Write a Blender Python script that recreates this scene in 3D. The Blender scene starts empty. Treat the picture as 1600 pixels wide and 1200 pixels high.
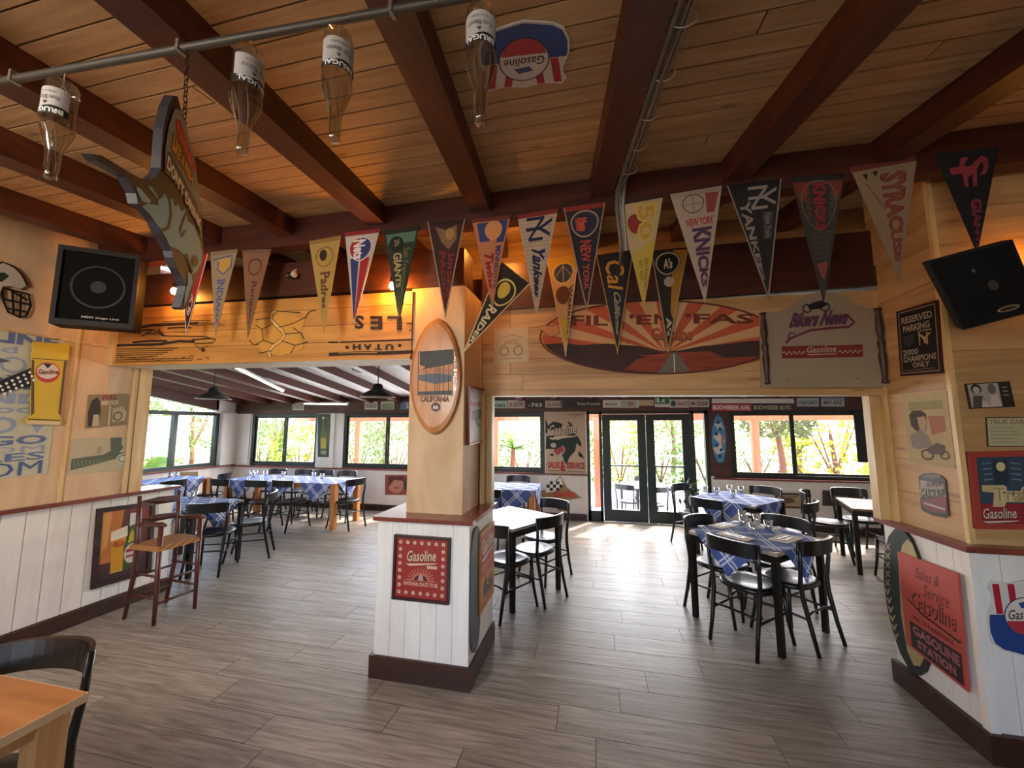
import bpy, bmesh, math, random
from mathutils import Vector, Matrix
from mathutils.geometry import tessellate_polygon
random.seed(7)
SC = bpy.context.scene
COL = SC.collection
# ------------------------------------------------------------------ camera
EYE = 1.6; FPX = 600.0; PITCH = math.radians(6.2); YAW = math.radians(12.2)
cam_data = bpy.data.cameras.new('camera'); cam = bpy.data.objects.new('camera', cam_data); COL.objects.link(cam)
cam_data.sensor_width = 36.0; cam_data.lens = 36.0 * FPX / 1600.0; cam_data.clip_start = 0.02; cam_data.clip_end = 400
cam.location = (0, 0, EYE); cam.rotation_euler = (math.pi / 2 + PITCH, 0, YAW)
SC.camera = cam
# ------------------------------------------------------------------ world, sun, exposure
SC.view_settings.view_transform = 'Standard'; SC.view_settings.look = 'None'
SC.view_settings.gamma = 1.0; SC.view_settings.use_curve_mapping = False
SC.view_settings.exposure = 1.05
w = bpy.data.worlds.new('world'); SC.world = w; w.use_nodes = True
nt = w.node_tree; nt.nodes.clear()
sky = nt.nodes.new('ShaderNodeTexSky'); sky.sky_type = 'NISHITA'; sky.sun_disc = False
sky.sun_elevation = math.radians(48); sky.sun_rotation = math.radians(25); sky.air_density = 1.0; sky.dust_density = 3.0; sky.ozone_density = 1.0
bg = nt.nodes.new('ShaderNodeBackground'); bg.inputs[1].default_value = 1.2
wo = nt.nodes.new('ShaderNodeOutputWorld'); nt.links.new(sky.outputs[0], bg.inputs[0]); nt.links.new(bg.outputs[0], wo.inputs[0])
sd = bpy.data.lights.new('sun', 'SUN'); sd.energy = 9.0; sd.angle = math.radians(1.2); sd.color = (1.0, 0.94, 0.84)
so = bpy.data.objects.new('sun', sd); COL.objects.link(so)
so.rotation_euler = Vector((-0.36, -0.62, -0.95)).to_track_quat('-Z', 'Y').to_euler(); so.location = (5, 20, 15)
def area(name, loc, target, sx, sy, energy, color):
    d = bpy.data.lights.new(name, 'AREA'); d.shape = 'RECTANGLE'; d.size = sx; d.size_y = sy; d.energy = energy; d.color = color
    o = bpy.data.objects.new(name, d); COL.objects.link(o); o.location = loc
    o.rotation_euler = (Vector(target) - Vector(loc)).to_track_quat('-Z', 'Y').to_euler(); return o
# added fill light behind the camera; daylight of the window bands in the far room; the rear room's ceiling lamp
area('fill_light_rear', (-2.6, -2.85, 1.6), (-2.0, 3.0, 1.0), 2.6, 1.2, 11, (1.0, 0.94, 0.88))
area('daylight_far_windows', (-2.0, 6.72, 1.36), (-2.0, 3.0, 0.9), 9.0, 0.9, 75, (0.97, 0.98, 1.0))
area('ceiling_lamp_rear', (-2.2, -0.7, 2.45), (-2.9, 0.9, 0.9), 0.7, 0.7, 30, (1.0, 0.90, 0.77))

# ------------------------------------------------------------------ measuring helpers: sight line through a photo pixel met with a real plane
CF = Vector((-math.sin(YAW) * math.cos(PITCH), math.cos(YAW) * math.cos(PITCH), math.sin(PITCH)))
CR = Vector((math.cos(YAW), math.sin(YAW), 0)); CU = CR.cross(CF); CC = Vector((0, 0, EYE))
def sight(x, y): return CF + CR * ((x - 800) / FPX) - CU * ((y - 600) / FPX)
def on_plane(p, P0, n):
    d = sight(*p); n = Vector(n); return CC + d * ((Vector(P0) - CC).dot(n) / d.dot(n))
def at_y(p, Y): return on_plane(p, (0, Y, 0), (0, 1, 0))
def at_x(p, X): return on_plane(p, (X, 0, 0), (1, 0, 0))
def at_z(p, Z): return on_plane(p, (0, 0, Z), (0, 0, 1))

# ------------------------------------------------------------------ materials
def lin(c): return tuple((v / 12.92 if v <= 0.04045 else ((v + 0.055) / 1.055) ** 2.4) for v in c)
def rgb(h): return lin(tuple(int(h[i:i + 2], 16) / 255 for i in (0, 2, 4)))
MATS = {}
def mat(hexc, rough=0.55, metal=0.0, emit=0.0, spec=0.5, coat=0.0):
    key = (hexc, rough, metal, emit, spec, coat)
    if key in MATS: return MATS[key]
    m = bpy.data.materials.new('paint_' + hexc); m.use_nodes = True; N = m.node_tree.nodes; L = m.node_tree.links
    b = N['Principled BSDF']; c = rgb(hexc)
    no = N.new('ShaderNodeTexNoise'); no.inputs['Scale'].default_value = 9.0; no.inputs['Detail'].default_value = 4
    tc = N.new('ShaderNodeTexCoord'); L.new(tc.outputs['Object'], no.inputs['Vector'])
    mx = N.new('ShaderNodeMix'); mx.data_type = 'RGBA'
    mx.inputs[6].default_value = (*[v * 0.86 for v in c], 1); mx.inputs[7].default_value = (*[min(1, v * 1.1) for v in c], 1)
    L.new(no.outputs['Fac'], mx.inputs[0]); L.new(mx.outputs[2], b.inputs['Base Color'])
    b.inputs['Roughness'].default_value = rough; b.inputs['Metallic'].default_value = metal
    b.inputs['Specular IOR Level'].default_value = spec; b.inputs['Coat Weight'].default_value = coat
    if emit:
        b.inputs['Emission Color'].default_value = (*c, 1); b.inputs['Emission Strength'].default_value = emit
    MATS[key] = m; return m
def wood(name, dark, light, axis=0, rough=0.5, stretch=14.0, scale=2.2, vary=0.25, bump=0.15, knots=0.0, coat=0.0, spec=0.5):
    """grain running along an axis of world space; each piece gets its own tone from Object Info"""
    m = bpy.data.materials.new(name); m.use_nodes = True; N = m.node_tree.nodes; L = m.node_tree.links
    b = N['Principled BSDF']; g = N.new('ShaderNodeNewGeometry'); oi = N.new('ShaderNodeObjectInfo')
    mp = N.new('ShaderNodeMapping'); s = [stretch * scale] * 3; s[axis] = scale; mp.inputs['Scale'].default_value = s
    ad = N.new('ShaderNodeVectorMath'); ad.operation = 'ADD'
    mu = N.new('ShaderNodeMath'); mu.operation = 'MULTIPLY'; mu.inputs[1].default_value = 37.0
    L.new(oi.outputs['Random'], mu.inputs[0]); L.new(g.outputs['Position'], ad.inputs[0]); L.new(mu.outputs[0], ad.inputs[1]); L.new(ad.outputs[0], mp.inputs['Vector'])
    n1 = N.new('ShaderNodeTexNoise'); n1.inputs['Scale'].default_value = 1.0; n1.inputs['Detail'].default_value = 6; n1.inputs['Roughness'].default_value = 0.62; n1.inputs['Distortion'].default_value = 0.6
    L.new(mp.outputs[0], n1.inputs['Vector'])
    cr = N.new('ShaderNodeValToRGB'); cr.color_ramp.elements[0].position = 0.32; cr.color_ramp.elements[1].position = 0.7
    cr.color_ramp.elements[0].color = (*rgb(dark), 1); cr.color_ramp.elements[1].color = (*rgb(light), 1)
    L.new(n1.outputs['Fac'], cr.inputs[0])
    hv = N.new('ShaderNodeHueSaturation'); mr = N.new('ShaderNodeMapRange'); mr.inputs[3].default_value = 1 - vary; mr.inputs[4].default_value = 1 + vary
    L.new(oi.outputs['Random'], mr.inputs[0]); L.new(mr.outputs[0], hv.inputs['Value']); L.new(cr.outputs[0], hv.inputs['Color'])
    out = hv.outputs[0]
    if knots:
        vo = N.new('ShaderNodeTexVoronoi'); vo.inputs['Scale'].default_value = 1.0
        mk = N.new('ShaderNodeMapping'); ks = [8.0] * 3; ks[axis] = 2.2; mk.inputs['Scale'].default_value = ks; L.new(ad.outputs[0], mk.inputs['Vector']); L.new(mk.outputs[0], vo.inputs['Vector'])
        lt = N.new('ShaderNodeMapRange'); lt.inputs[1].default_value = 0.05; lt.inputs[2].default_value = 0.13; lt.inputs[3].default_value = knots; lt.inputs[4].default_value = 0.0
        L.new(vo.outputs['Distance'], lt.inputs[0]); mx = N.new('ShaderNodeMix'); mx.data_type = 'RGBA'; mx.inputs[7].default_value = (*[v * 0.45 for v in rgb(dark)], 1)
        L.new(lt.outputs[0], mx.inputs[0]); L.new(out, mx.inputs[6]); out = mx.outputs[2]
    L.new(out, b.inputs['Base Color']); b.inputs['Roughness'].default_value = rough; b.inputs['Coat Weight'].default_value = coat; b.inputs['Specular IOR Level'].default_value = spec
    bp = N.new('ShaderNodeBump'); bp.inputs['Strength'].default_value = bump; bp.inputs['Distance'].default_value = 0.004
    L.new(n1.outputs['Fac'], bp.inputs['Height']); L.new(bp.outputs[0], b.inputs['Normal'])
    return m
def glass_mat(name, tint=(1, 1, 1), refl=0.07):
    m = bpy.data.materials.new(name); m.use_nodes = True; N = m.node_tree.nodes; L = m.node_tree.links; N.remove(N['Principled BSDF'])
    t = N.new('ShaderNodeBsdfTransparent'); t.inputs[0].default_value = (*tint, 1); g = N.new('ShaderNodeBsdfGlossy'); g.inputs['Roughness'].default_value = 0.03
    lw = N.new('ShaderNodeLayerWeight'); lw.inputs[0].default_value = 0.25; mr = N.new('ShaderNodeMapRange'); mr.inputs[3].default_value = refl; mr.inputs[4].default_value = 0.55
    L.new(lw.outputs['Facing'], mr.inputs[0]); mx = N.new('ShaderNodeMixShader'); L.new(mr.outputs[0], mx.inputs[0]); L.new(t.outputs[0], mx.inputs[1]); L.new(g.outputs[0], mx.inputs[2])
    L.new(mx.outputs[0], N['Material Output'].inputs[0]); return m
def cloth_mat(name, base, line, sq=0.19):
    """checked cloth: pairs of pale stripes on blue, laid out in the cloth's own UV (metres)"""
    m = bpy.data.materials.new(name); m.use_nodes = True; N = m.node_tree.nodes; L = m.node_tree.links; b = N['Principled BSDF']
    uv = N.new('ShaderNodeUVMap'); sp = N.new('ShaderNodeSeparateXYZ'); L.new(uv.outputs[0], sp.inputs[0]); stripes = []
    for ax in (0, 1):
        for off in (0.42, 0.58):
            a = N.new('ShaderNodeMath'); a.operation = 'DIVIDE'; a.inputs[1].default_value = sq; L.new(sp.outputs[ax], a.inputs[0])
            f = N.new('ShaderNodeMath'); f.operation = 'FRACT'; L.new(a.outputs[0], f.inputs[0])
            c = N.new('ShaderNodeMath'); c.operation = 'COMPARE'; c.inputs[1].default_value = off; c.inputs[2].default_value = 0.035; L.new(f.outputs[0], c.inputs[0]); stripes.append(c)
    s = stripes[0]
    for t in stripes[1:]:
        q = N.new('ShaderNodeMath'); q.operation = 'ADD'; L.new(s.outputs[0], q.inputs[0]); L.new(t.outputs[0], q.inputs[1]); s = q
    k = N.new('ShaderNodeMath'); k.operation = 'MULTIPLY'; k.inputs[1].default_value = 0.8; k.use_clamp = True; L.new(s.outputs[0], k.inputs[0])
    mx = N.new('ShaderNodeMix'); mx.data_type = 'RGBA'; mx.inputs[6].default_value = (*rgb(base), 1); mx.inputs[7].default_value = (*rgb(line), 1)
    L.new(k.outputs[0], mx.inputs[0]); L.new(mx.outputs[2], b.inputs['Base Color']); b.inputs['Roughness'].default_value = 0.8; return m
def rush_mat(name, a, c):
    m = bpy.data.materials.new(name); m.use_nodes = True; N = m.node_tree.nodes; L = m.node_tree.links; b = N['Principled BSDF']
    tc = N.new('ShaderNodeTexCoord'); wv = N.new('ShaderNodeTexWave'); wv.inputs['Scale'].default_value = 60; wv.inputs['Distortion'].default_value = 1.5; L.new(tc.outputs['Object'], wv.inputs['Vector'])
    mx = N.new('ShaderNodeMix'); mx.data_type = 'RGBA'; mx.inputs[6].default_value = (*rgb(a), 1); mx.inputs[7].default_value = (*rgb(c), 1)
    L.new(wv.outputs['Fac'], mx.inputs[0]); L.new(mx.outputs[2], b.inputs['Base Color']); bp = N.new('ShaderNodeBump'); bp.inputs['Strength'].default_value = 0.5; L.new(wv.outputs['Fac'], bp.inputs['Height']); L.new(bp.outputs[0], b.inputs['Normal']); b.inputs['Roughness'].default_value = 0.7; return m
def leaf_mat(name, a, c):
    m = bpy.data.materials.new(name); m.use_nodes = True; N = m.node_tree.nodes; L = m.node_tree.links; b = N['Principled BSDF']
    tc = N.new('ShaderNodeTexCoord'); no = N.new('ShaderNodeTexNoise'); no.inputs['Scale'].default_value = 6; L.new(tc.outputs['Object'], no.inputs['Vector'])
    mx = N.new('ShaderNodeMix'); mx.data_type = 'RGBA'; mx.inputs[6].default_value = (*rgb(a), 1); mx.inputs[7].default_value = (*rgb(c), 1); L.new(no.outputs['Fac'], mx.inputs[0])
    L.new(mx.outputs[2], b.inputs['Base Color']); b.inputs['Roughness'].default_value = 0.5
    tr = N.new('ShaderNodeBsdfTranslucent'); L.new(mx.outputs[2], tr.inputs[0]); ms = N.new('ShaderNodeMixShader'); ms.inputs[0].default_value = 0.45
    L.new(b.outputs[0], ms.inputs[1]); L.new(tr.outputs[0], ms.inputs[2]); L.new(ms.outputs[0], N['Material Output'].inputs[0]); return m

M_FLOOR = wood('grey_wood_tile', '6a6056', 'a59b8e', 0, rough=0.40, stretch=16, scale=2.6, vary=0.10, bump=0.25, spec=0.35)
M_GROUT = mat('17130f', 0.9)
M_CEIL = wood('ceiling_board', 'a67f54', 'c4a075', 0, rough=0.65, stretch=16, scale=2.2, vary=0.07, knots=0.7, bump=0.08)
M_BEAM = wood('stained_beam', '38190f', '5f2b1a', 1, rough=0.45, stretch=10, scale=1.5, vary=0.10)
M_BEAMX = wood('stained_beam_cross', '33170f', '542618', 0, rough=0.45, stretch=10, scale=1.5, vary=0.08)
M_PINEY = wood('pine_board_side', 'a37a4c', 'c9a06e', 1, rough=0.55, stretch=12, scale=1.3, vary=0.05, knots=0.5, bump=0.06)
M_PINE = wood('pine_board', 'a37a4c', 'c9a06e', 0, rough=0.5, stretch=12, scale=1.3, vary=0.06, knots=0.5)
M_PINEO = wood('amber_glow_board', 'a8702f', 'd0964a', 0, rough=0.5, stretch=12, scale=1.3, vary=0.05, knots=0.5)  # bulb glow put into the colour, over the boards' own orange
M_PINEZ = wood('pine_post', 'b98f58', 'e0bd86', 2, rough=0.45, stretch=12, scale=1.3, vary=0.06)
M_PANEL = wood('plywood_panel', 'c09a72', 'd9b893', 2, rough=0.6, stretch=3, scale=1.6, vary=0.05, bump=0.05)
M_WHITE = wood('white_board', 'dad2c9', 'e6dfd6', 2, rough=0.55, stretch=8, scale=1.8, vary=0.03, bump=0.05)
M_BASE = wood('dark_baseboard', '2c170f', '442619', 0, rough=0.45, stretch=8, scale=2, vary=0.05)
M_CAP = wood('cap_rail', '5d231b', '8a3f30', 1, rough=0.3, stretch=8, scale=2, vary=0.05, coat=0.3)
M_BLACKCH = mat('0b0a0b', 0.3, 0, 0, 0.5, 0.15)
M_IRON = mat('17130f', 0.4, 0.3)
M_WOODLEG = wood('orange_wood', 'a4622c', 'cf8f50', 2, rough=0.4, stretch=8, scale=2, vary=0.05)
M_TOPWOOD = wood('table_top_wood', '8a5530', 'b57a48', 0, rough=0.35, stretch=7, scale=1.6, vary=0.03)
M_PALETOP = wood('pale_table_top', '97887a', 'b8aa9b', 0, rough=0.38, stretch=7, scale=1.6, vary=0.03)
M_FRAME = mat('16201e', 0.4)
M_GLASS = glass_mat('window_glass')
M_TUMBLER = glass_mat('tumbler_glass', (0.92, 0.95, 1.0), 0.5)
M_BOTTLE = glass_mat('bottle_glass', (0.86, 0.84, 0.78), 0.14)
M_CLOTH = cloth_mat('blue_checked_cloth', '4c5f9a', 'd9dbe6')
M_STOOL = wood('dark_stool_wood', '3a1a14', '5e2c22', 2, rough=0.35, stretch=8, scale=3, vary=0.05)
M_RUSH = rush_mat('rush_seat', '7a4a20', 'b37a3c')

# ------------------------------------------------------------------ mesh builder
class MB:
    def __init__(s): s.v = []; s.f = []; s.m = []; s.mats = []; s.uv = None
    def mi(s, m):
        if m not in s.mats: s.mats.append(m)
        return s.mats.index(m)
    def add(s, vs, fs, m=None):
        n = len(s.v); s.v += [Vector(p) for p in vs]; k = s.mi(m) if m is not None else 0
        for f in fs: s.f.append(tuple(i + n for i in f)); s.m.append(k)
        return s
    def hexa(s, p, m=None):      # 8 points: bottom ring 0-3, top ring 4-7
        return s.add(p, [(3, 2, 1, 0), (4, 5, 6, 7), (0, 1, 5, 4), (1, 2, 6, 5), (2, 3, 7, 6), (3, 0, 4, 7)], m)
    def box(s, x0, x1, y0, y1, z0, z1, m=None):
        return s.hexa([(x0, y0, z0), (x1, y0, z0), (x1, y1, z0), (x0, y1, z0), (x0, y0, z1), (x1, y0, z1), (x1, y1, z1), (x0, y1, z1)], m)
    def bar(s, a, b, wx, wy, up=(0, 0, 1), m=None, w2=None):  # rectangular bar from a to b
        a = Vector(a); b = Vector(b); d = (b - a).normalized(); u = Vector(up)
        if abs(d.dot(u)) > 0.95: u = Vector((0, 1, 0))
        r = d.cross(u).normalized(); q = r.cross(d).normalized(); w2 = w2 or (wx, wy)
        P = []
        for c, (e, g) in ((a, (wx, wy)), (b, w2)):
            P += [c - r * e / 2 - q * g / 2, c + r * e / 2 - q * g / 2, c + r * e / 2 + q * g / 2, c - r * e / 2 + q * g / 2]
        return s.hexa(P, m)
    def tube(s, pts, rad, seg=8, m=None, caps=True):
        pts = [Vector(p) for p in pts]; n = len(pts); rr = rad if isinstance(rad, (list, tuple)) else [rad] * n; V = []; F = []; prev = None
        for i, p in enumerate(pts):
            d = (pts[min(i + 1, n - 1)] - pts[max(i - 1, 0)]).normalized()
            if prev is None:
                a = Vector((0, 0, 1)) if abs(d.z) < 0.9 else Vector((1, 0, 0)); r = d.cross(a).normalized()
            else: r = (prev - d * prev.dot(d)).normalized()
            prev = r; q = d.cross(r)
            for k in range(seg):
                t = 2 * math.pi * k / seg; V.append(p + (r * math.cos(t) + q * math.sin(t)) * rr[i])
        for i in range(n - 1):
            for k in range(seg):
                a = i * seg + k; b = i * seg + (k + 1) % seg; F.append((a, b, b + seg, a + seg))
        if caps: F.append(tuple(range(seg - 1, -1, -1))); F.append(tuple((n - 1) * seg + k for k in range(seg)))
        return s.add(V, F, m)
    def lathe(s, prof, c=(0, 0, 0), seg=16, m=None, caps=True):   # prof: (radius, z)
        c = Vector(c); V = []; F = []
        for r, z in prof:
            for k in range(seg):
                t = 2 * math.pi * k / seg; V.append(c + Vector((r * math.cos(t), r * math.sin(t), z)))
        for i in range(len(prof) - 1):
            for k in range(seg):
                a = i * seg + k; b = i * seg + (k + 1) % seg; F.append((a, b, b + seg, a + seg))
        if caps: F.append(tuple(range(seg - 1, -1, -1))); F.append(tuple((len(prof) - 1) * seg + k for k in range(seg)))
        return s.add(V, F, m)
    def plate(s, pts, n, th, m=None):   # polygon (3d points, one plane) extruded by th along -n
        n = Vector(n).normalized(); pts = [Vector(p) for p in pts]; k = len(pts)
        tri = tessellate_polygon([pts]); V = pts + [p - n * th for p in pts]
        F = [tuple(t) for t in tri] + [tuple(i + k for i in reversed(t)) for t in tri] + [(i, (i + 1) % k, (i + 1) % k + k, i + k) for i in range(k)]
        return s.add(V, F, m)
    def build(s, name, material=None, parent=None, smooth=False, world=True, origin=None):
        me = bpy.data.meshes.new(name); org = Vector((0, 0, 0))
        if parent is not None and world: org = ROOT.get(parent.name, Vector((0, 0, 0)))
        if origin is not None: org = Vector(origin)
        me.from_pydata([tuple(v - org) for v in s.v], [], s.f)
        ms = s.mats if (s.mats and material is None) else [material]
        for m in ms: me.materials.append(m)
        if s.mats and material is None: me.polygons.foreach_set('material_index', s.m)
        if smooth: me.polygons.foreach_set('use_smooth', [True] * len(me.polygons))
        bm = bmesh.new(); bm.from_mesh(me); bmesh.ops.recalc_face_normals(bm, faces=bm.faces[:]); bm.to_mesh(me); bm.free()
        if s.uv:
            ul = me.uv_layers.new(name='UVMap')
            for li, l in enumerate(me.loops): ul.data[li].uv = s.uv[l.vertex_index]
        o = bpy.data.objects.new(name, me); COL.objects.link(o)
        if parent is not None: o.parent = parent
        if origin is not None and parent is None: o.location = org
        elif origin is not None: o.location = org - ROOT.get(parent.name, Vector((0, 0, 0)))
        return o
ROOT = {}
def thing(name, label, cat, loc=(0, 0, 0), rz=0.0, group=None):
    o = bpy.data.objects.new(name, None); COL.objects.link(o); o.location = loc; o.rotation_euler = (0, 0, rz); o.empty_display_size = 0.1
    ROOT[o.name] = Vector(loc); o['label'] = label; o['category'] = cat
    if group: o['group'] = group
    return o
def tag(o, label, cat, group=None):
    o['label'] = label; o['category'] = cat
    if group: o['group'] = group
    return o
def struct(name, mb, material=None, parent=None, **k):
    o = mb.build(name, material, parent, **k)
    if parent is None: o['kind'] = 'structure'
    return o
def sroot(name):
    o = bpy.data.objects.new(name, None); COL.objects.link(o); o['kind'] = 'structure'; ROOT[o.name] = Vector((0, 0, 0)); return o
def dup(root, loc, rz, label=None, group=None):
    r = root.copy(); COL.objects.link(r); r.location = loc; r.rotation_euler = (0, 0, rz)
    if label: r['label'] = label
    if group: r['group'] = group
    for ch in list(root.children):
        c = ch.copy(); COL.objects.link(c); c.parent = r
        for g in list(ch.children):
            d = g.copy(); COL.objects.link(d); d.parent = c
    return r
UNIT = MB().box(0, 1, 0, 1, 0, 1)
UNIT_CACHE = {}
def piece(name, x0, x1, y0, y1, z0, z1, material, parent):
    """box-shaped piece that shares one mesh per material"""
    if material.name not in UNIT_CACHE:
        o = MB().box(0, 1, 0, 1, 0, 1).build(name, material); UNIT_CACHE[material.name] = o.data; o.name = name
    else:
        o = bpy.data.objects.new(name, UNIT_CACHE[material.name]); COL.objects.link(o)
    o.location = (x0, y0, z0); o.scale = (x1 - x0, y1 - y0, z1 - z0); o.parent = parent
    return o
# ------------------------------------------------------------------ lettering and flat print
TXT = {}
def text_tris(t, bold=0.0):
    if (t, bold) in TXT: return TXT[(t, bold)]
    cu = bpy.data.curves.new('t', 'FONT'); cu.body = t; cu.size = 1.0; cu.resolution_u = 2; cu.offset = bold; cu.fill_mode = 'FRONT'
    o = bpy.data.objects.new('t', cu); COL.objects.link(o)
    dg = bpy.context.evaluated_depsgraph_get(); me = o.evaluated_get(dg).to_mesh()
    V = [(v.co.x, v.co.y) for v in me.vertices]; F = [tuple(p.vertices) for p in me.polygons]
    o.evaluated_get(dg).to_mesh_clear(); bpy.data.objects.remove(o); bpy.data.curves.remove(cu)
    xs = [v[0] for v in V] or [0]; ys = [v[1] for v in V] or [0]; x0, x1, y0, y1 = min(xs), max(xs), min(ys), max(ys)
    V = [((x - x0) / max(x1 - x0, 1e-6), (y - y0) / max(y1 - y0, 1e-6)) for x, y in V]
    TXT[(t, bold)] = (V, F); return V, F
class Sign:
    """flat thing on a plane: body plate plus printed layers, each a little proud of the one below. a: across 0..1, b: down 0..1"""
    def __init__(s, root, o, u, v, n, lift=0.0):
        s.root = root; s.o = Vector(o); s.u = Vector(u); s.v = Vector(v); s.n = Vector(n).normalized(); s.k = lift; s.parts = {}; s.cur = 'print'
    def P(s, a, b, k=None): return s.o + s.u * a + s.v * b + s.n * (s.k if k is None else k)
    def mb(s): return s.parts.setdefault(s.cur, MB())
    def up(s): s.k += 0.00025; return s
    def poly(s, pts, m, up=True):
        if up: s.up()
        P = [s.P(a, b) for a, b in pts]; tri = tessellate_polygon([P]); s.mb().add(P, [tuple(t) for t in tri], m); return s
    def rect(s, a0, b0, a1, b1, m): return s.poly([(a0, b0), (a1, b0), (a1, b1), (a0, b1)], m)
    def ell(s, ca, cb, ra, rb, m, seg=28, t0=0, t1=360):
        pts = [(ca + ra * math.cos(math.radians(t0 + (t1 - t0) * i / seg)), cb + rb * math.sin(math.radians(t0 + (t1 - t0) * i / seg))) for i in range(seg + (t1 - t0 < 360))]
        return s.poly(pts, m)
    def ring(s, ca, cb, ra, rb, w, m, seg=28):
        s.up(); V = []; F = []; q = ra / max(rb, 1e-6); wb = w / q if False else w * s.u.length / s.v.length
        for i in range(seg):
            t = 2 * math.pi * i / seg; V += [s.P(ca + ra * math.cos(t), cb + rb * math.sin(t)), s.P(ca + (ra - w) * math.cos(t), cb + (rb - wb) * math.sin(t))]
        for i in range(seg): j = (i + 1) % seg; F.append((2 * i, 2 * j, 2 * j + 1, 2 * i + 1))
        s.mb().add(V, F, m); return s
    def line(s, pts, w, m, closed=False, up=True):      # w in metres
        if up: s.up()
        Q = [s.P(a, b) for a, b in pts]; n = len(Q); V = []; F = []
        for i, p in enumerate(Q):
            if closed: d = Q[(i + 1) % n] - Q[i - 1]
            else: d = Q[min(i + 1, n - 1)] - Q[max(i - 1, 0)]
            r = s.n.cross(d.normalized()) if d.length > 1e-9 else s.u.normalized(); V += [p - r * w / 2, p + r * w / 2]
        for i in range(n if closed else n - 1): j = (i + 1) % n; F.append((2 * i, 2 * j, 2 * j + 1, 2 * i + 1))
        s.mb().add(V, F, m); return s
    def text(s, t, a0, b0, a1, b1, m, rot=0, skew=0.0, taper=0.0, bold=0.0, arch=0.0, rise=0.0):
        s.up(); V, F = text_tris(t, bold); P = []
        for x, y in V:
            y2 = 0.5 + (y - 0.5) * (1 - taper * x); x2 = x + skew * (y - 0.5); y2 += arch * (1 - (2 * x - 1) ** 2) + rise * x
            if rot == 0: a, b = a0 + (a1 - a0) * x2, b1 + (b0 - b1) * y2
            elif rot == 90: a, b = a0 + (a1 - a0) * y2, b0 + (b1 - b0) * x2       # reads downwards, letter tops to the right
            elif rot == -90: a, b = a1 + (a0 - a1) * y2, b1 + (b0 - b1) * x2
            else: a, b = a1 + (a0 - a1) * x2, b0 + (b1 - b0) * y2
            P.append(s.P(a, b))
        s.mb().add(P, F, m); return s
    def done(s, origin=None):
        carrier = s.root                       # print belongs to the sheet, board or felt that carries it
        for c in s.root.children:
            if c.name.split('.')[0] in ('felt', 'board', 'sheet', 'plate', 'panel', 'cut_board', 'backing', 'print_block', 'cabinet', 'shell', 'paper_label'): carrier = c
        for nme, b in s.parts.items():
            o = b.build(nme, None, s.root)
            if carrier is not s.root: o.parent = carrier
        return s
def board(name, label, cat, TL, TR, BL, th, body, group=None, frame=None, fw=0.02, part='board', n=None, edge=None):
    """rectangular sign/picture whose back touches its wall; TL, TR, BL are points on the front of that wall"""
    TL = Vector(TL); TR = Vector(TR); BL = Vector(BL); u = TR - TL; v = BL - TL; nn = v.cross(u).normalized() if n is None else Vector(n).normalized()
    if nn.dot(CC - TL) < 0: nn = -nn
    root = thing(name, label, cat, TL + u * 0.5 + v, 0, group)
    MB().plate([TL + nn * th, TR + nn * th, TR + v + nn * th, BL + nn * th], nn, th).build(part, body, root)
    if frame:
        fm = MB(); U = u.normalized(); W = v.normalized(); t2 = th + 0.012
        def bx(p, q, r, t): fm.plate([p + nn * t2, q + nn * t2, r + nn * t2, t + nn * t2], nn, t2)
        bx(TL, TR, TR + W * fw, TL + W * fw); bx(BL - W * fw, TR + v - W * fw, TR + v, BL); bx(TL + W * fw, TL + U * fw + W * fw, BL + U * fw - W * fw, BL - W * fw); bx(TR - U * fw + W * fw, TR + W * fw, TR + v - W * fw, TR + v - U * fw - W * fw)
        fm.build('frame', frame, root)
    return Sign(root, TL, u, v, nn, th + 0.0003)
K = mat('141212', 0.5); WH = mat('e6e0d6', 0.5); RED = mat('a81c1c', 0.5); NAVY = mat('1c2748', 0.5); CREAM = mat('d8c7a4', 0.6)
# ================================================================== the setting
LX = -4.16          # face of the left wall
CZ0, CY0, CS = 3.16, 2.34, 0.1228     # near-room ceiling: height at the main beam and rise per metre
def cz(Y): return CZ0 + CS * (Y - CY0)
RAFT = -0.105       # sideways drift of the rafters per metre
# ---- floor: long grey wood-look tiles
fl = struct('floor', MB().box(-7.6, 4.4, -3.0, 6.98, -0.08, -0.005), M_GROUT)
ends = {0: .101, 1: .276, 2: .645, 3: .10, 4: .606, 5: .181, 6: .75, -1: -.242, -2: -.035, -3: .42, -4: -.55, -5: .2}
PL, PWD = 1.10, 0.2065
row0 = 2.413
planks = []
for k in range(-9, 22):
    y0 = row0 + PWD * k; y1 = y0 + PWD
    if y0 < 0.55: continue
    off = ends.get(k, random.uniform(0, PL)); lo, hi = ((-4.15, 1.9) if y1 < 2.48 else (-7.55, 4.3))
    if y1 < 2.48: hi = 3.5
    x = off - PL * 12
    while x < hi:
        a, b = max(x, lo), min(x + PL, hi)
        if b - a > 0.03: planks.append((a, b, y0, min(y1, 6.97)))
        x += PL
def inview(a, b, y0, y1):
    c = (Vector(((a + b) / 2, (y0 + y1) / 2, 0)) - CC); d = c.dot(CF)
    return d > 0.2 and abs(c.dot(CR) / d) < 1.75
vis = [p for p in planks if inview(*p)]
vis.sort(key=lambda p: ((p[0] + p[1]) / 2) ** 2 + p[2] ** 2)
for i, (a, b, y0, y1) in enumerate(vis[:300]): piece('plank', a + .0018, b - .0018, y0 + .0018, y1 - .0018, -0.006, 0.0, M_FLOOR, fl)
rest = MB()
for (a, b, y0, y1) in vis[300:] + [p for p in planks if not inview(*p)]: rest.box(a + .0012, b - .0012, y0 + .0012, y1 - .0012, -0.006, 0.0)
rest.box(-4.15, 3.5, -2.98, 0.55, -0.006, 0.0)
o = rest.build('plank_field', M_FLOOR, fl); o['kind'] = 'stuff'
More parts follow.
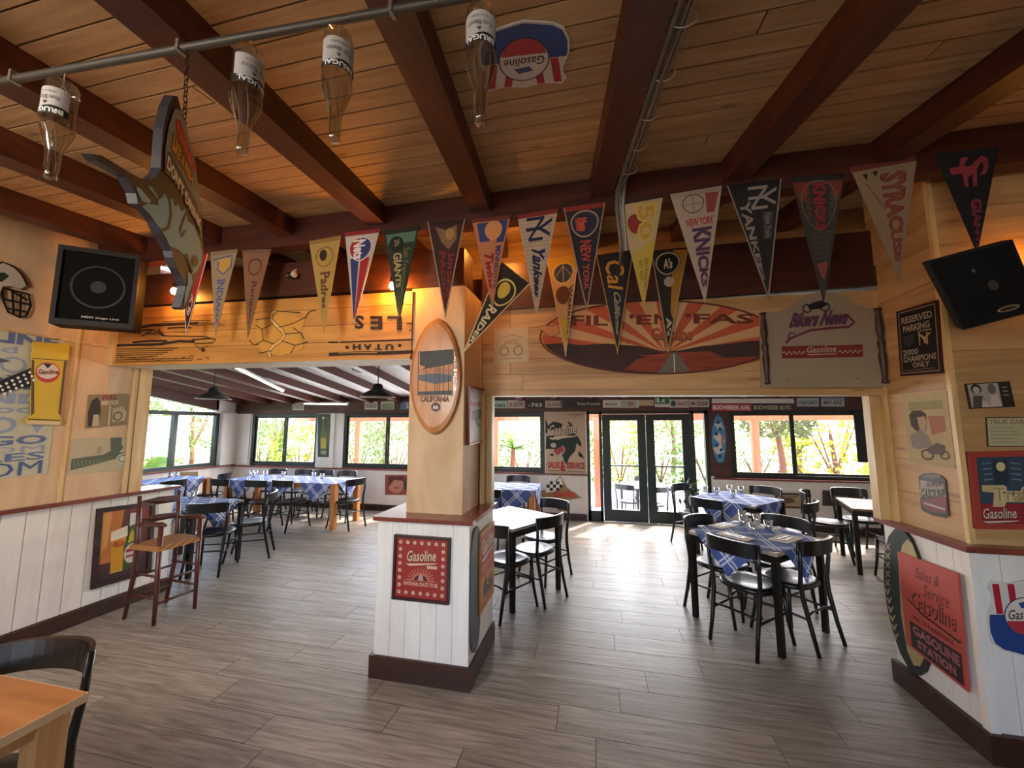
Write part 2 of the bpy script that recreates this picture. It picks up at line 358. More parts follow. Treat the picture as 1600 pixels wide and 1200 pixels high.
# ---- ceiling of the near room: boards on sloping rafters
ce = struct('ceiling', MB().hexa([(-4.4, -3.0, cz(-3.0) + .02), (3.7, -3.0, cz(-3.0) + .02), (3.7, 3.4, cz(3.4) + .02), (-4.4, 3.4, cz(3.4) + .02), (-4.4, -3.0, cz(-3) + .1), (3.7, -3.0, cz(-3) + .1), (3.7, 3.4, cz(3.4) + .1), (-4.4, 3.4, cz(3.4) + .1)]), mat('3a2312', 0.8))
BW = 0.1
y = 0.35; k = 0
while y < 3.35:
    cuts = [-4.3, 3.6]
    c = [None, -1.62, None, 0.62, None, -2.9, 1.35][k % 7]
    cuts = [-4.3] + ([c] if c else []) + [3.6]
    for a, b in zip(cuts, cuts[1:]):
        g = .0038
        mb = MB().hexa([(a + g, y + g, cz(y)), (b - g, y + g, cz(y)), (b - g, y + BW - g, cz(y + BW)), (a + g, y + BW - g, cz(y + BW)), (a + g, y + g, cz(y) + .02), (b - g, y + g, cz(y) + .02), (b - g, y + BW - g, cz(y + BW) + .02), (a + g, y + BW - g, cz(y + BW) + .02)])
        mb.build('ceiling_board', M_CEIL, ce)
    y += BW; k += 1
rb = MB().hexa([(-4.3, -2.98, cz(-2.98)), (3.6, -2.98, cz(-2.98)), (3.6, .35, cz(.35)), (-4.3, .35, cz(.35)), (-4.3, -2.98, cz(-2.98) + .02), (3.6, -2.98, cz(-2.98) + .02), (3.6, .35, cz(.35) + .02), (-4.3, .35, cz(.35) + .02)])
rb.build('ceiling_lining', M_CEIL, ce)
RH, RW = 0.135, 0.135
for i, xc in enumerate((-4.32, -3.55, -2.79, -2.13, -1.37, -.596, .194, .958, 1.72, 2.48, 3.24)):
    y0, y1 = -2.9, 3.35
    if xc < -4.2: y0 = 1.2
    def q(Y, s, t): return (xc + RAFT * (Y - 1.14) + s * RW / 2, Y, cz(Y) + t)
    if xc + RAFT * (y1 - 1.14) < -4.6: continue
    mb = MB().hexa([q(y0, -1, -RH), q(y0, 1, -RH), q(y1, 1, -RH), q(y1, -1, -RH), q(y0, -1, 0), q(y0, 1, 0), q(y1, 1, 0), q(y1, -1, 0)])
    mb.build('rafter', M_BEAM, ce)
# main cross beam and the two header beams
struct('trim_1', MB().box(-4.2, 3.6, 2.34, 2.43, 2.945, cz(2.34) - .004), M_BEAMX)
hb = struct('trim_2', MB().hexa([(-4.2, 2.50, 2.645), (-.89, 2.50, 2.60), (-.89, 2.70, 2.60), (-4.2, 2.70, 2.645), (-4.2, 2.50, 2.92), (-.89, 2.50, 2.87), (-.89, 2.70, 2.87), (-4.2, 2.70, 2.92)]), M_BEAMX)
hb2 = struct('trim_3', MB().box(-.89, 3.6, 2.93, 3.06, 2.53, 2.665).box(-.89, 3.6, 2.945, 3.06, 2.668, 2.92), M_BEAMX)
# upper closing wall behind the header beams
struct('wall_upper', MB().box(-4.3, 3.7, 3.32, 3.42, 2.75, 3.4), M_PINE)
# ---- header wall over the left opening (tilts a little, as built), clad in four boards
def hz(X, l, r): return l + (r - l) * (X + 4.16) / (4.16 - 1.3)
hl = struct('wall_header_left', MB().hexa([(-4.16, 2.53, 2.132), (-1.29, 2.53, 2.087), (-1.29, 2.84, 2.087), (-4.16, 2.84, 2.132), (-4.16, 2.53, 2.64), (-1.29, 2.53, 2.585), (-1.29, 2.84, 2.585), (-4.16, 2.84, 2.64)]), mat('d9c9ac', 0.6))
bt = [0, .135, .27, .405, .508]
for i in range(4):
    lo, hi = bt[i] + .002, bt[i + 1] - .002
    MB().hexa([(-4.16, 2.515, 2.132 + lo), (-1.29, 2.515, 2.087 + lo * .98), (-1.29, 2.53, 2.087 + lo * .98), (-4.16, 2.53, 2.132 + lo), (-4.16, 2.515, 2.132 + hi), (-1.29, 2.515, 2.087 + hi * .98), (-1.29, 2.53, 2.087 + hi * .98), (-4.16, 2.53, 2.132 + hi)]).build('header_board', M_PINEO, hl)
MB().hexa([(-4.16, 2.50, 2.122), (-1.29, 2.50, 2.077), (-1.29, 2.53, 2.077), (-4.16, 2.53, 2.122), (-4.16, 2.50, 2.145), (-1.29, 2.50, 2.10), (-1.29, 2.53, 2.10), (-4.16, 2.53, 2.145)]).build('edge_trim', M_PINEO, hl)
MB().box(-4.2, -4.10, 2.49, 2.53, 2.12, 2.66).build('end_trim', M_PINEZ, hl)
# ---- header wall over the right opening
hr = struct('wall_header_right', MB().hexa([(-.89, 2.965, 1.845), (1.84, 2.965, 1.805), (1.84, 3.05, 1.805), (-.89, 3.05, 1.845), (-.89, 2.965, 2.545), (1.84, 2.965, 2.50), (1.84, 3.05, 2.50), (-.89, 3.05, 2.545)]), mat('d9c9ac', 0.6))
bt = [0.035, .16, .285, .41, .535, .70]
for i in range(5):
    lo, hi = bt[i] + .0015, bt[i + 1] - .0015
    cut = [0.0, .62, -.55, .9, -.2][i]
    for a, b in ((-.89, -.65 + cut * 0 if i != 0 else -.55), (-.65 if i != 0 else -.55, 1.84)):
        za, zb = [1.845 - .04 * (x + .89) / 2.73 for x in (a, b)]
        g = .0012
        MB().hexa([(a + g, 2.95, za + lo), (b - g, 2.95, zb + lo), (b - g, 2.965, zb + lo), (a + g, 2.965, za + lo), (a + g, 2.95, za + hi), (b - g, 2.95, zb + hi), (b - g, 2.965, zb + hi), (a + g, 2.965, za + hi)]).build('header_board', M_PINE, hr)
MB().hexa([(-.89, 2.93, 1.837), (1.84, 2.93, 1.797), (1.84, 3.06, 1.797), (-.89, 3.06, 1.837), (-.89, 2.93, 1.877), (1.84, 2.93, 1.837), (1.84, 3.06, 1.837), (-.89, 3.06, 1.877)]).build('edge_trim', M_PINE, hr)
# ---- column on its panelled plinth
co = struct('wall_column', MB().box(-1.30, -.89, 2.53, 3.02, 1.0, 2.605), M_PANEL)
for a, b, y0, y1 in ((-.89, -.845, 2.90, 3.03), (-.845, -.80, 2.95, 3.03)): MB().box(a, b, y0, y1, 1.0, 1.845).build('door_post', M_PINEZ, co)
MB().box(-.893, -.882, 2.90, 2.94, 1.0, 2.5).build('corner_trim', M_PINEZ, co)
pl = struct('wall_plinth', MB().box(-1.425, -.805, 2.415, 2.965, 0.0, .985), M_WHITE)
n = 6; wv = (1.435 - .797) / n
for i in range(n): piece('wainscot_board', -1.435 + wv * i + .001, -1.435 + wv * (i + 1) - .001, 2.405, 2.416, .13, .985, M_WHITE, pl)
n = 5; wv = .57 / n
for i in range(n): piece('wainscot_board', -.806, -.795, 2.405 + wv * i + .001, 2.405 + wv * (i + 1) - .001, .13, .985, M_WHITE, pl)
for i in range(n): piece('wainscot_board', -1.435, -1.424, 2.405 + wv * i + .001, 2.405 + wv * (i + 1) - .001, .13, .985, M_WHITE, pl)
MB().box(-1.457, -.776, 2.387, 2.978, 0, .135).build('baseboard', M_BASE, pl)
cp = MB(); c = .02
ring = [(-1.465, 2.385), (-1.465 + c, 2.365), (-.775 - c, 2.365), (-.765, 2.375), (-.765, 3.0), (-1.465, 3.0)]
cp.plate([Vector((x, y, 1.003)) for x, y in ring], (0, 0, 1), .026); cp.build('cap_rail', M_CAP, pl)
# ---- left wall: boarded half wall with cap, panelled wall above it
lw = struct('wall_left', MB().box(LX - .25, LX, -3.0, 2.83, .99, 3.45).box(LX - .25, LX - .012, -3.0, 3.14, 0, .975), M_PANEL)
y = 0.2
while y < 3.13:
    piece('wainscot_board', LX - .012, LX, y + .0025, min(y + .128, 3.14) - .0025, .12, .97, M_WHITE, lw); y += .128
MB().box(LX - .012, LX, -3.0, .2, .12, .97).build('wainscot_panel', M_WHITE, lw)
piece('wainscot_board', LX - .14, LX - .0, 3.14, 3.152, .12, .97, M_WHITE, lw); piece('wainscot_board', LX - .25, LX - .142, 3.14, 3.152, .12, .97, M_WHITE, lw)
MB().box(LX - .012, LX + .03, -3.0, 3.16, 0, .115).build('baseboard', M_BASE, lw)
MB().box(LX - .27, LX + .045, -3.0, 3.18, .97, 1.0).build('cap_rail', M_CAP, lw)
for Y, wd in ((2.275, .022), (2.70, .035)): MB().box(LX, LX + .012, Y, Y + wd, 1.0, cz(Y) - .14 if Y < 2.3 else 2.12).build('panel_trim', M_PINEZ, lw)
MB().box(LX - .02, LX + .015, 2.745, 2.845, 1.0, 2.13).build('door_post', M_PINEZ, lw)
MB().box(LX, LX + .014, 1.15, 2.5, 2.28, 2.295).build('panel_trim', M_PINEZ, lw)
# ---- right wall block: boarded below, panelled above; two faces meeting at a corner
RX, RY = 1.835, 2.468
rw = struct('wall_right', MB().box(RX + .035, 3.7, RY + .03, 3.0, .99, 3.4).box(RX + .012, 3.7, RY + .012, 3.06, 0, .98), M_PANEL)
n = 6; wv = (3.065 - RY) / n
for i in range(n): piece('wainscot_board', RX, RX + .012, RY + wv * i + .0015, RY + wv * (i + 1) - .0015, .13, .97, M_WHITE, rw)
x = RX
while x < 3.55: piece('wainscot_board', x + .0015, x + .12 - .0015, RY, RY + .012, .13, .97, M_WHITE, rw); x += .12
MB().box(RX - .01, RX + .03, RY - .01, RY + .03, .13, .985).build('corner_trim', M_WHITE, rw)
MB().plate([(RX - .03, 3.07, .13), (RX - .03, RY - .03, .13), (3.6, RY - .03, .13), (3.6, RY + .01, .13), (RX + .01, RY + .01, .13), (RX + .01, 3.07, .13)], (0, 0, 1), .13).build('baseboard', M_BASE, rw)
MB().plate([(RX - .04, 3.09, 1.0), (RX - .04, RY - .04, 1.0), (3.6, RY - .04, 1.0), (3.6, RY + .05, 1.0), (RX + .06, RY + .05, 1.0), (RX + .06, 3.09, 1.0)], (0, 0, 1), .03).build('cap_rail', M_CAP, rw)
# upper boards of both faces
zb = [1.0, 1.2, 1.4, 1.6, 1.8, 2.0, 2.2, 2.4, 2.6, 2.8, 3.0, 3.2]
for a, b in zip(zb, zb[1:]):
    piece('wall_board', RX + .022, RX + .036, RY + .03, 2.985, a + .001, b - .001, M_PINEY, rw)
    piece('wall_board', RX + .036, 3.5, RY + .018, RY + .031, a + .001, b - .001, M_PINE, rw)
MB().box(RX + .02, RX + .045, RY + .014, RY + .04, 1.0, 3.2).build('corner_post', M_PINEZ, rw)
MB().box(RX - .055, RX + .04, 2.99, 3.06, 1.0, 1.80).build('door_post', M_PINEZ, rw)
MB().box(RX + .0, RX + .03, 2.945, 2.99, 1.0, 2.5).build('panel_trim', M_PINEZ, rw)
# ---- the rest of the near room, behind and beside the camera
struct('wall_side', MB().box(3.6, 3.75, -3.0, 2.6, 0, 3.4), M_PANEL)
bw = struct('wall_back', MB().box(-4.3, 3.7, -3.15, -3.0, 0, .95).box(-4.3, 3.7, -3.15, -3.0, 2.5, 2.9).box(-4.3, -3.4, -3.15, -3.0, .95, 2.5).box(1.4, 3.7, -3.15, -3.0, .95, 2.5), M_PANEL)
w0 = sroot('window_6'); f = MB().box(-3.4, 1.4, -3.1, -3.04, .95, 1.0).box(-3.4, 1.4, -3.1, -3.04, 2.45, 2.5)  # unseen window, added to let light in from behind
for x in (-3.4, -1.8, -.2, 1.35): f.box(x, x + .05, -3.1, -3.04, 1.0, 2.45)
f.build('window_frame', M_FRAME, w0); MB().box(-3.35, 1.35, -3.075, -3.07, 1.0, 2.45).build('pane', M_GLASS, w0)
# ================================================================== far room
FY = 6.82; FT = 1.85
def fx(px, py=690): return at_y((px, py), FY).x
XL, XRR = -7.55, 4.35
# openings along the far wall (world x), from the photograph's spans
A0, A1 = fx(392), fx(494); B0, B1 = fx(536), -3.05; C0, C1 = -2.55, fx(851); D0, D1 = fx(917), fx(1108); E0, E1 = fx(1141), fx(1372)
SILL = .775
fw = MB()
for a, b in ((XL, A0), (A1, B0), (B1, C0)): fw.box(a, b, FY, FY + .16, SILL, FT)
fw.box(C1, D0, FY, FY + .16, SILL, FT); fw.box(E1, XRR, FY, FY + .16, SILL, FT)
fw.box(XL, D0, FY, FY + .16, 0, SILL); fw.box(D1 + .0, XRR, FY, FY + .16, 0, SILL)
wf = struct('wall_far', fw, M_WHITE)
MB().box(D1, E0, FY - .01, FY + .16, SILL, FT).build('wood_panel', M_BEAMX, wf)
MB().box(XL, D0 - .02, FY - .03, FY, 0, .11).box(D1 + .03, XRR, FY - .03, FY, 0, .11).build('baseboard', M_BASE, wf)
MB().box(XL, D0 - .0, FY - .05, FY + .02, SILL - .025, SILL).box(D1 + .02, XRR, FY - .05, FY + .02, SILL - .025, SILL).build('sill_rail', M_CAP, wf)
MB().box(D0 - .05, D0, FY - .02, FY + .02, .1, SILL - .03).box(D1, D1 + .05, FY - .02, FY + .02, .1, SILL + .02).build('edge_post', M_WHITE, wf)
struct('trim_4', MB().box(XL, XRR, FY - .04, FY + .2, FT, 2.14), M_BEAMX)
def window(nm, x0, x1, z0, z1, splits, Y=FY, fr=M_FRAME, t=.055):
    w = sroot(nm); f = MB(); f.box(x0, x1, Y + .02, Y + .1, z0, z0 + t).box(x0, x1, Y + .02, Y + .1, z1 - t, z1).box(x0, x0 + t, Y + .02, Y + .1, z0 + t, z1 - t).box(x1 - t, x1, Y + .02, Y + .1, z0 + t, z1 - t)
    f.build('window_frame', fr, w); cs = [x0 + t] + splits + [x1 - t]
    for i, (a, b) in enumerate(zip(cs, cs[1:])):
        yy = Y + .045 + .02 * (i % 2); s = MB(); e = .035
        s.box(a, b, yy, yy + .018, z0 + t, z0 + t + e).box(a, b, yy, yy + .018, z1 - t - e, z1 - t).box(a, a + e, yy, yy + .018, z0 + t + e, z1 - t - e).box(b - e, b, yy, yy + .018, z0 + t + e, z1 - t - e)
        so_ = s.build('sash', fr, w); MB().box(a + e, b - e, yy + .007, yy + .011, z0 + t + e, z1 - t - e).build('pane', M_GLASS, so_)
    return w
window('window_1', A0, A1, SILL, FT, [(A0 + A1) / 2 + .0]); window('window_2', B0, B1, SILL, FT, [fx(603)]); window('window_3', C0, C1, SILL, FT, [fx(700)]); window('window_4', E0, E1, SILL, FT, [fx(1242)])
# dark roller blind at the right end of the last window
bl = thing('roller_blind', 'dark grey fabric blind pulled across the end of the wide window', 'blind', (fx(1352), FY - .02, SILL))
MB().box(fx(1338), fx(1374), FY + .0, FY + .015, SILL + .30, FT - .02).build('fabric', mat('26282a', .7), bl); MB().box(fx(1338), fx(1374), FY - .008, FY + .018, SILL + .28, SILL + .30).build('bottom_bar', M_FRAME, bl)
# double glass door with fixed side lights
dr = sroot('door_1'); q0, q1, q2, q3 = D0, fx(941), fx(1081), D1; mid = fx(1010); f = MB(); t = .05
for x in (q0, q1 - t, q2, q3 - t): f.box(x, x + t, FY + .02, FY + .12, 0, FT)
f.box(q0, q3, FY + .02, FY + .12, FT - .05, FT); f.box(q0, q1, FY + .02, FY + .12, 0, .17).box(q2, q3, FY + .02, FY + .12, 0, .17); f.build('door_frame', M_FRAME, dr)
MB().box(q0 + t, q1 - t, FY + .06, FY + .066, .17, FT - .05).build('pane', M_GLASS, dr); MB().box(q2 + t, q3 - t, FY + .06, FY + .066, .17, FT - .05).build('pane', M_GLASS, dr)
for a, b, hs in ((q1, mid, 1), (mid, q2, -1)):
    s = MB(); e = .135; d = .004; s.box(a + d, a + e, FY + .03, FY + .09, .01, FT - .055).box(b - e, b - d, FY + .03, FY + .09, .01, FT - .055).box(a + e, b - e, FY + .03, FY + .09, .01, .2).box(a + e, b - e, FY + .03, FY + .09, FT - .16, FT - .055)
    lf = s.build('door_leaf', M_FRAME, dr); MB().box(a + e, b - e, FY + .055, FY + .061, .2, FT - .16).build('pane', M_GLASS, lf)
    MB().bar((a + e - .02, FY + .0, .93), (b - e + .02, FY + .0, .93), .022, .022).bar((a + e - .02, FY + .0, .93), (a + e - .02, FY + .035, .93), .03, .05).bar((b - e + .02, FY + .0, .93), (b - e + .02, FY + .035, .93), .03, .05).build('push_bar', mat('3b3b3d', .3, .8), lf)
# left end wall of the far room with its window and the glazed strip over it
EX = -7.5
wle = struct('wall_end_left', MB().box(EX - .16, EX, 3.0, FY + .1, 0, .80).box(EX - .16, EX, 6.45, FY + .1, .8, FT).box(EX - .16, EX, 3.0, 3.4, .8, 2.5).box(EX - .16, EX, 6.35, FY + .1, FT, 2.2), M_WHITE)
MB().box(EX, EX + .05, 3.0, FY, .775, .80).build('sill_rail', M_CAP, wle); MB().box(EX, EX + .03, 3.0, FY, 0, .11).build('baseboard', M_BASE, wle)
w5 = sroot('window_5'); f = MB(); t = .07
for z in (.80, 1.80): f.box(EX - .1, EX - .02, 3.4, 6.45, z, z + t)
for y in (3.4, 4.6, 5.58, 6.38): f.box(EX - .1, EX - .02, y, y + .07, .87, 1.80)
f.build('window_frame', M_FRAME, w5); MB().box(EX - .06, EX - .055, 3.47, 6.38, .87, 1.80).build('pane', M_GLASS, w5)
MB().plate([(EX - .06, 3.4, 1.9), (EX - .06, 6.33, 1.9), (EX - .06, 6.33, 1.905), (EX - .06, 3.4, 2.40)], (1, 0, 0), .005).build('transom_pane', M_GLASS, w5)
MB().plate([(EX, 3.3, 2.43), (EX, 6.4, 1.905), (EX, 6.4, 2.3), (EX, 3.3, 2.8)], (1, 0, 0), .1).build('edge_beam', M_BEAM, wle)
MB().box(EX, EX + .06, 6.47, FY, .80, FT + .02).box(EX + .06, A0 - .03, FY - .02, FY, .80, FT + .02).build('corner_panel', M_WHITE, wle)
struct('wall_end_right', MB().box(XRR, XRR + .15, 3.06, FY + .15, 0, 2.7), M_WHITE)
struct('wall_back_far_left', MB().box(-7.6, LX - .2, 2.83, 2.98, 0, 2.75), M_WHITE); struct('wall_back_far_right', MB().box(RX + .1, XRR, 3.0, 3.12, 0, 2.7), M_WHITE)
# far ceiling: white boards on brown rafters sloping down to the windows
def fz(Y): return 2.70 - (Y - 3.0) * .142
fc = struct('ceiling_far', MB().hexa([(XL, 3.1, fz(3.1)), (XRR, 3.1, fz(3.1)), (XRR, 7.0, fz(7.0)), (XL, 7.0, fz(7.0)), (XL, 3.1, fz(3.1) + .06), (XRR, 3.1, fz(3.1) + .06), (XRR, 7.0, fz(7.0) + .06), (XL, 7.0, fz(7.0) + .06)]), mat('cfcabf', .7))
x = -7.3
while x < 4.3:
    def q(Y, s, t): return (x + s * .055, Y, fz(Y) + t)
    MB().hexa([q(3.07, -1, -.12), q(3.07, 1, -.12), q(6.8, 1, -.12), q(6.8, -1, -.12), q(3.07, -1, 0), q(3.07, 1, 0), q(6.8, 1, 0), q(6.8, -1, 0)]).build('rafter', M_BEAM, fc); x += .60
struct('wall_above_far', MB().box(-4.2, 3.6, 3.07, 3.1, 2.53, 2.86), M_BEAMX)
struct('ceiling_soffit', MB().box(-7.6, -1.25, 2.84, 3.1, 2.59, 2.66), M_WHITE)
# ================================================================== furniture
def arc(fn, n): return [fn(i / n) for i in range(n + 1)]
def make_chair(label, group):
    t = thing('bentwood_chair', label, 'chair', (0, 0, 0), 0, group)
    # seat: rounded, slightly dished
    ring = []
    for i in range(20):
        a = 2 * math.pi * i / 20; c, s = math.cos(a), math.sin(a); ex = .72
        ring.append((math.copysign(abs(c) ** ex, c) * (.195 - .018 * (s < 0) * abs(s)), math.copysign(abs(s) ** ex, s) * .185))
    mb = MB(); V = []; F = []
    for sc, z in ((.93, .395), (1.0, .405), (1.0, .422), (.95, .432), (.72, .428), (.35, .419)):
        for x, y in ring: V.append((x * sc, y * sc, z))
    for l in range(5):
        for i in range(20): a = l * 20 + i; b = l * 20 + (i + 1) % 20; F.append((a, b, b + 20, a + 20))
    F.append(tuple(range(19, -1, -1))); F.append(tuple(range(100, 120))); mb.add(V, F)
    mb.build('seat', M_BLACKCH, t, smooth=True)
    # backrest: broad bent band
    mb = MB(); V = []; F = []; n = 14
    for i in range(n + 1):
        u = -1 + 2 * i / n; x = .198 * math.sin(u * 1.12) / math.sin(1.12); y = -.262 + .075 * (abs(u) ** 2.2); top = .775 - .012 * abs(u) ** 4; bot = .665 + .006 * (1 - abs(u))
        th = .011
        V += [(x, y - th, bot), (x, y + th, bot), (x, y + th - .008, top), (x, y - th - .008, top)]
    for i in range(n):
        for k in range(4): a = 4 * i + k; b = 4 * i + (k + 1) % 4; F.append((a, b, b + 4, a + 4))
    F += [(3, 2, 1, 0), (4 * n, 4 * n + 1, 4 * n + 2, 4 * n + 3)]; mb.add(V, F); mb.build('backrest', M_BLACKCH, t)
    for s in (-1, 1):
        MB().tube([(s * .17, -.262, 0), (s * .165, -.225, .16), (s * .168, -.185, .36), (s * .175, -.178, .46), (s * .185, -.195, .60), (s * .192, -.2, .755)], [.013, .015, .017, .016, .014, .012], 8).build('leg', M_BLACKCH, t, smooth=True)
        MB().tube([(s * .185, .205, 0), (s * .168, .172, .18), (s * .16, .15, .40)], [.012, .014, .017], 8).build('leg', M_BLACKCH, t, smooth=True)
        MB().tube([(s * .164, -.215, .225), (s * .172, 0, .232), (s * .166, .165, .225)], .0085, 6).build('stretcher', M_BLACKCH, t, smooth=True)
    MB().tube([(-.166, -.21, .255), (-.08, -.195, .258), (.08, -.195, .258), (.166, -.21, .255)], .0085, 6).build('stretcher', M_BLACKCH, t, smooth=True)
    MB().tube([(-.166, .165, .24), (0, .13, .243), (.166, .165, .24)], .0085, 6).build('stretcher', M_BLACKCH, t, smooth=True)
    return t
chair0 = None
def chair(x, y, deg, label, group):      # deg: direction the sitter faces
    global chair0
    rz = math.radians(deg - 90)
    if chair0 is None:
        chair0 = make_chair(label, group); chair0.location = (x, y, 0); chair0.rotation_euler = (0, 0, rz); return chair0
    return dup(chair0, (x, y, 0), rz, label, group)
def chair_rear(p, deg, label, group):     # by the floor point midway between its rear legs
    d = math.radians(deg); return chair(p[0] + .25 * math.cos(d), p[1] + .25 * math.sin(d), deg, label, group)
def table(label, cx, cy, deg, sx, sy, top, legm, legw=.04, h=.70, group=None, th=.025, inset=.0, apron=True, name='dining_table'):
    t = thing(name, label, 'table', (cx, cy, 0), math.radians(deg), group)
    c = .012; X, Y = sx / 2, sy / 2
    MB().plate([(-X + c, -Y, h), (X - c, -Y, h), (X, -Y + c, h), (X, Y - c, h), (X - c, Y, h), (-X + c, Y, h), (-X, Y - c, h), (-X, -Y + c, h)], (0, 0, 1), th).build('tabletop', top, t, world=False)
    for a in (-1, 1):
        for b in (-1, 1):
            x, y = a * (X - legw / 2 - inset), b * (Y - legw / 2 - inset); MB().bar((x, y, 0), (x, y, h - th), legw * .9, legw * .9, m=None, w2=(legw, legw)).build('leg', legm, t, world=False)
    if apron:
        e = legw * .5
        for b in (-1, 1):
            MB().box(-X + legw + inset, X - legw - inset, b * (Y - inset - legw / 2) - e / 2, b * (Y - inset - legw / 2) + e / 2, h - th - .055, h - th).build('apron', legm, t, world=False)
            MB().box(b * (X - inset - legw / 2) - e / 2, b * (X - inset - legw / 2) + e / 2, -Y + legw + inset, Y - legw - inset, h - th - .055, h - th).build('apron', legm, t, world=False)
    return t
def cloth(label, cx, cy, deg, sx, sy, side, h=.70, group=None, drop=.0, rot=45):
    """square cloth laid cornerwise over a table: its four corners hang down over the sides"""
    X, Y = sx / 2 + .004, sy / 2 + .004; z = h + .003; R = side / math.sqrt(2); mb = MB(); uv = []
    def put(pts, uvs, f): n = len(mb.v); mb.v += [Vector(p) for p in pts]; uv.extend(uvs); mb.f.append(tuple(n + i for i in range(len(pts)))); mb.m.append(0)
    c45 = math.sqrt(.5)
    def U(a, b): return ((a + b) * c45 + 5, (a - b) * c45 + 5)
    # top: diamond |a|+|b|<=R clipped to the table top
    top = []
    for a, b in ((1, 0), (0, 1), (-1, 0), (0, -1)):
        if a: top += [(a * X, -a * (R - X)) if R > X else (a * R, 0)] + ([(a * X, a * (R - X))] if R > X else [])
        else: top += [(b * (R - Y), b * Y) if R > Y else (0, b * R)] + ([(-b * (R - Y), b * Y)] if R > Y else [])
    n = len(mb.v); put([(a, b, z + .002 * math.sin(7 * a) * math.cos(6 * b)) for a, b in top], [U(a, b) for a, b in top], 0)
    for a, b in ((1, 0), (-1, 0), (0, 1), (0, -1)):   # hanging corners, folded a little
        E = X if a else Y; half = R - E
        if half <= 0.02: continue
        N = 8; rows = 5; g = {}
        for r in range(rows + 1):
            d = half * r / rows; hw = half - d
            for i in range(N + 1):
                q = -hw + 2 * hw * i / N; out = .008 + .022 * (r / rows) * (0.6 + .4 * math.cos(i * 1.9)) * (1 if r else 0)
                p = (a * (E + out), q, z - d * .985) if a else (q, b * (E + out), z - d * .985); g[r, i] = len(mb.v); mb.v.append(Vector(p))
                uv.append(U(a * (E + d), q) if a else U(q, b * (E + d)))
        for r in range(rows):
            for i in range(N): mb.f.append((g[r, i], g[r, i + 1], g[r + 1, i + 1], g[r + 1, i])); mb.m.append(0)
    mb.uv = uv; o = mb.build('tablecloth', M_CLOTH); o.location = (cx, cy, 0); o.rotation_euler = (0, 0, math.radians(deg)); return tag(o, label, 'tablecloth', group)
def long_cloth(label, x0, x1, y0, y1, h=.70, group=None, n=3):
    """row of square cloths laid cornerwise along a long table, one mesh per cloth"""
    w_ = (x1 - x0) / n
    for i in range(n): cloth(label if isinstance(label, str) else label[i], x0 + w_ * (i + .5), (y0 + y1) / 2, 0, w_ - .006, y1 - y0, 1.08 * max(w_, y1 - y0) * 1.2, h, group)
tumb = None
def tumbler(x, y, z, label, group):
    global tumb
    if tumb is None:
        tumb = MB().lathe([(.026, 0), (.029, .004), (.034, .085), (.031, .085), (.0255, .012), (.001, .010)], (0, 0, 0), 12, caps=False).build('tumbler', M_TUMBLER, smooth=True); o = tumb
    else: o = tumb.copy(); COL.objects.link(o)
    o.location = (x, y, z); return tag(o, label, 'glass', group)
M_NAP = mat('e2d6bf', .8); M_STEEL = mat('8d8d8d', .25, .9)
def place_setting(x, y, z, deg, where):
    d = math.radians(deg)
    nap = MB().box(-.125, .125, -.07, .07, 0, .004).box(-.125, .125, -.07, .0, .004, .006).build('paper_napkin', M_NAP); nap.location = (x, y, z); nap.rotation_euler = (0, 0, d); tag(nap, 'folded beige paper napkin under cutlery on ' + where, 'napkin', 'napkins on ' + where)
    for nm, off in (('fork', .02), ('knife', -.02)):
        mb = MB().box(-.085, .03, -.005, .005, .0065, .0085)
        if nm == 'fork': mb.box(.03, .045, -.010, .010, .0065, .0085); [mb.box(.045, .085, -.010 + .0065 * k, -.0065 + .0065 * k, .0065, .0085) for k in range(4)]
        else: mb.box(.03, .09, -.008, .006, .0065, .008)
        o = mb.build(nm, M_STEEL); o.location = (x - off * math.sin(d), y + off * math.cos(d), z); o.rotation_euler = (0, 0, d); tag(o, 'steel %s lying on a napkin on %s' % (nm, where), nm, {'fork': 'forks on ', 'knife': 'knives on '}[nm] + where)
# ---- checked-cloth table in the right opening
e1 = Vector((math.cos(math.radians(42)), math.sin(math.radians(42)))); e2 = Vector((-e1.y, e1.x)); T1 = Vector((1.255, 3.655))
table('dark-legged square table laid with blue cloth beside the angled tyre wall', T1.x, T1.y, 42, .70, .70, M_PALETOP, M_IRON, .042)
cloth('blue checked cloth draped cornerwise over table with napkins and tumblers', T1.x, T1.y, 42, .70, .70, .88)
g1 = 'chairs around the laid table'
chair_rear(at_z((1146, 1016), 0), 42, 'black bentwood chair with its back to the plinth, at the table with napkins', g1)
chair_rear((1.605, 3.345), 128, 'black bentwood chair between the laid table and the tyre poster wall', g1)
chair_rear(at_z((1090, 941), 0), -48, 'black bentwood chair on the glass door side of the table with napkins', g1)
chair_rear((1.70, 4.08), 222, 'black bentwood chair between the table with napkins and the window wall', g1)
for p in ((1162, 822), (1178, 833), (1160, 812), (1201, 829), (1183, 818)): q = at_z(p, .705); tumbler(q.x, q.y, .7045, 'clear glass tumbler on the cloth of the table with napkins', 'tumblers on the laid table')
for p, a in (((1148, 838), 42), ((1228, 842), 132), ((1130, 821), -48), ((1190, 822), 222)): q = at_z(p, .705); place_setting(q.x, q.y, .7045, a + 90, 'the laid table')
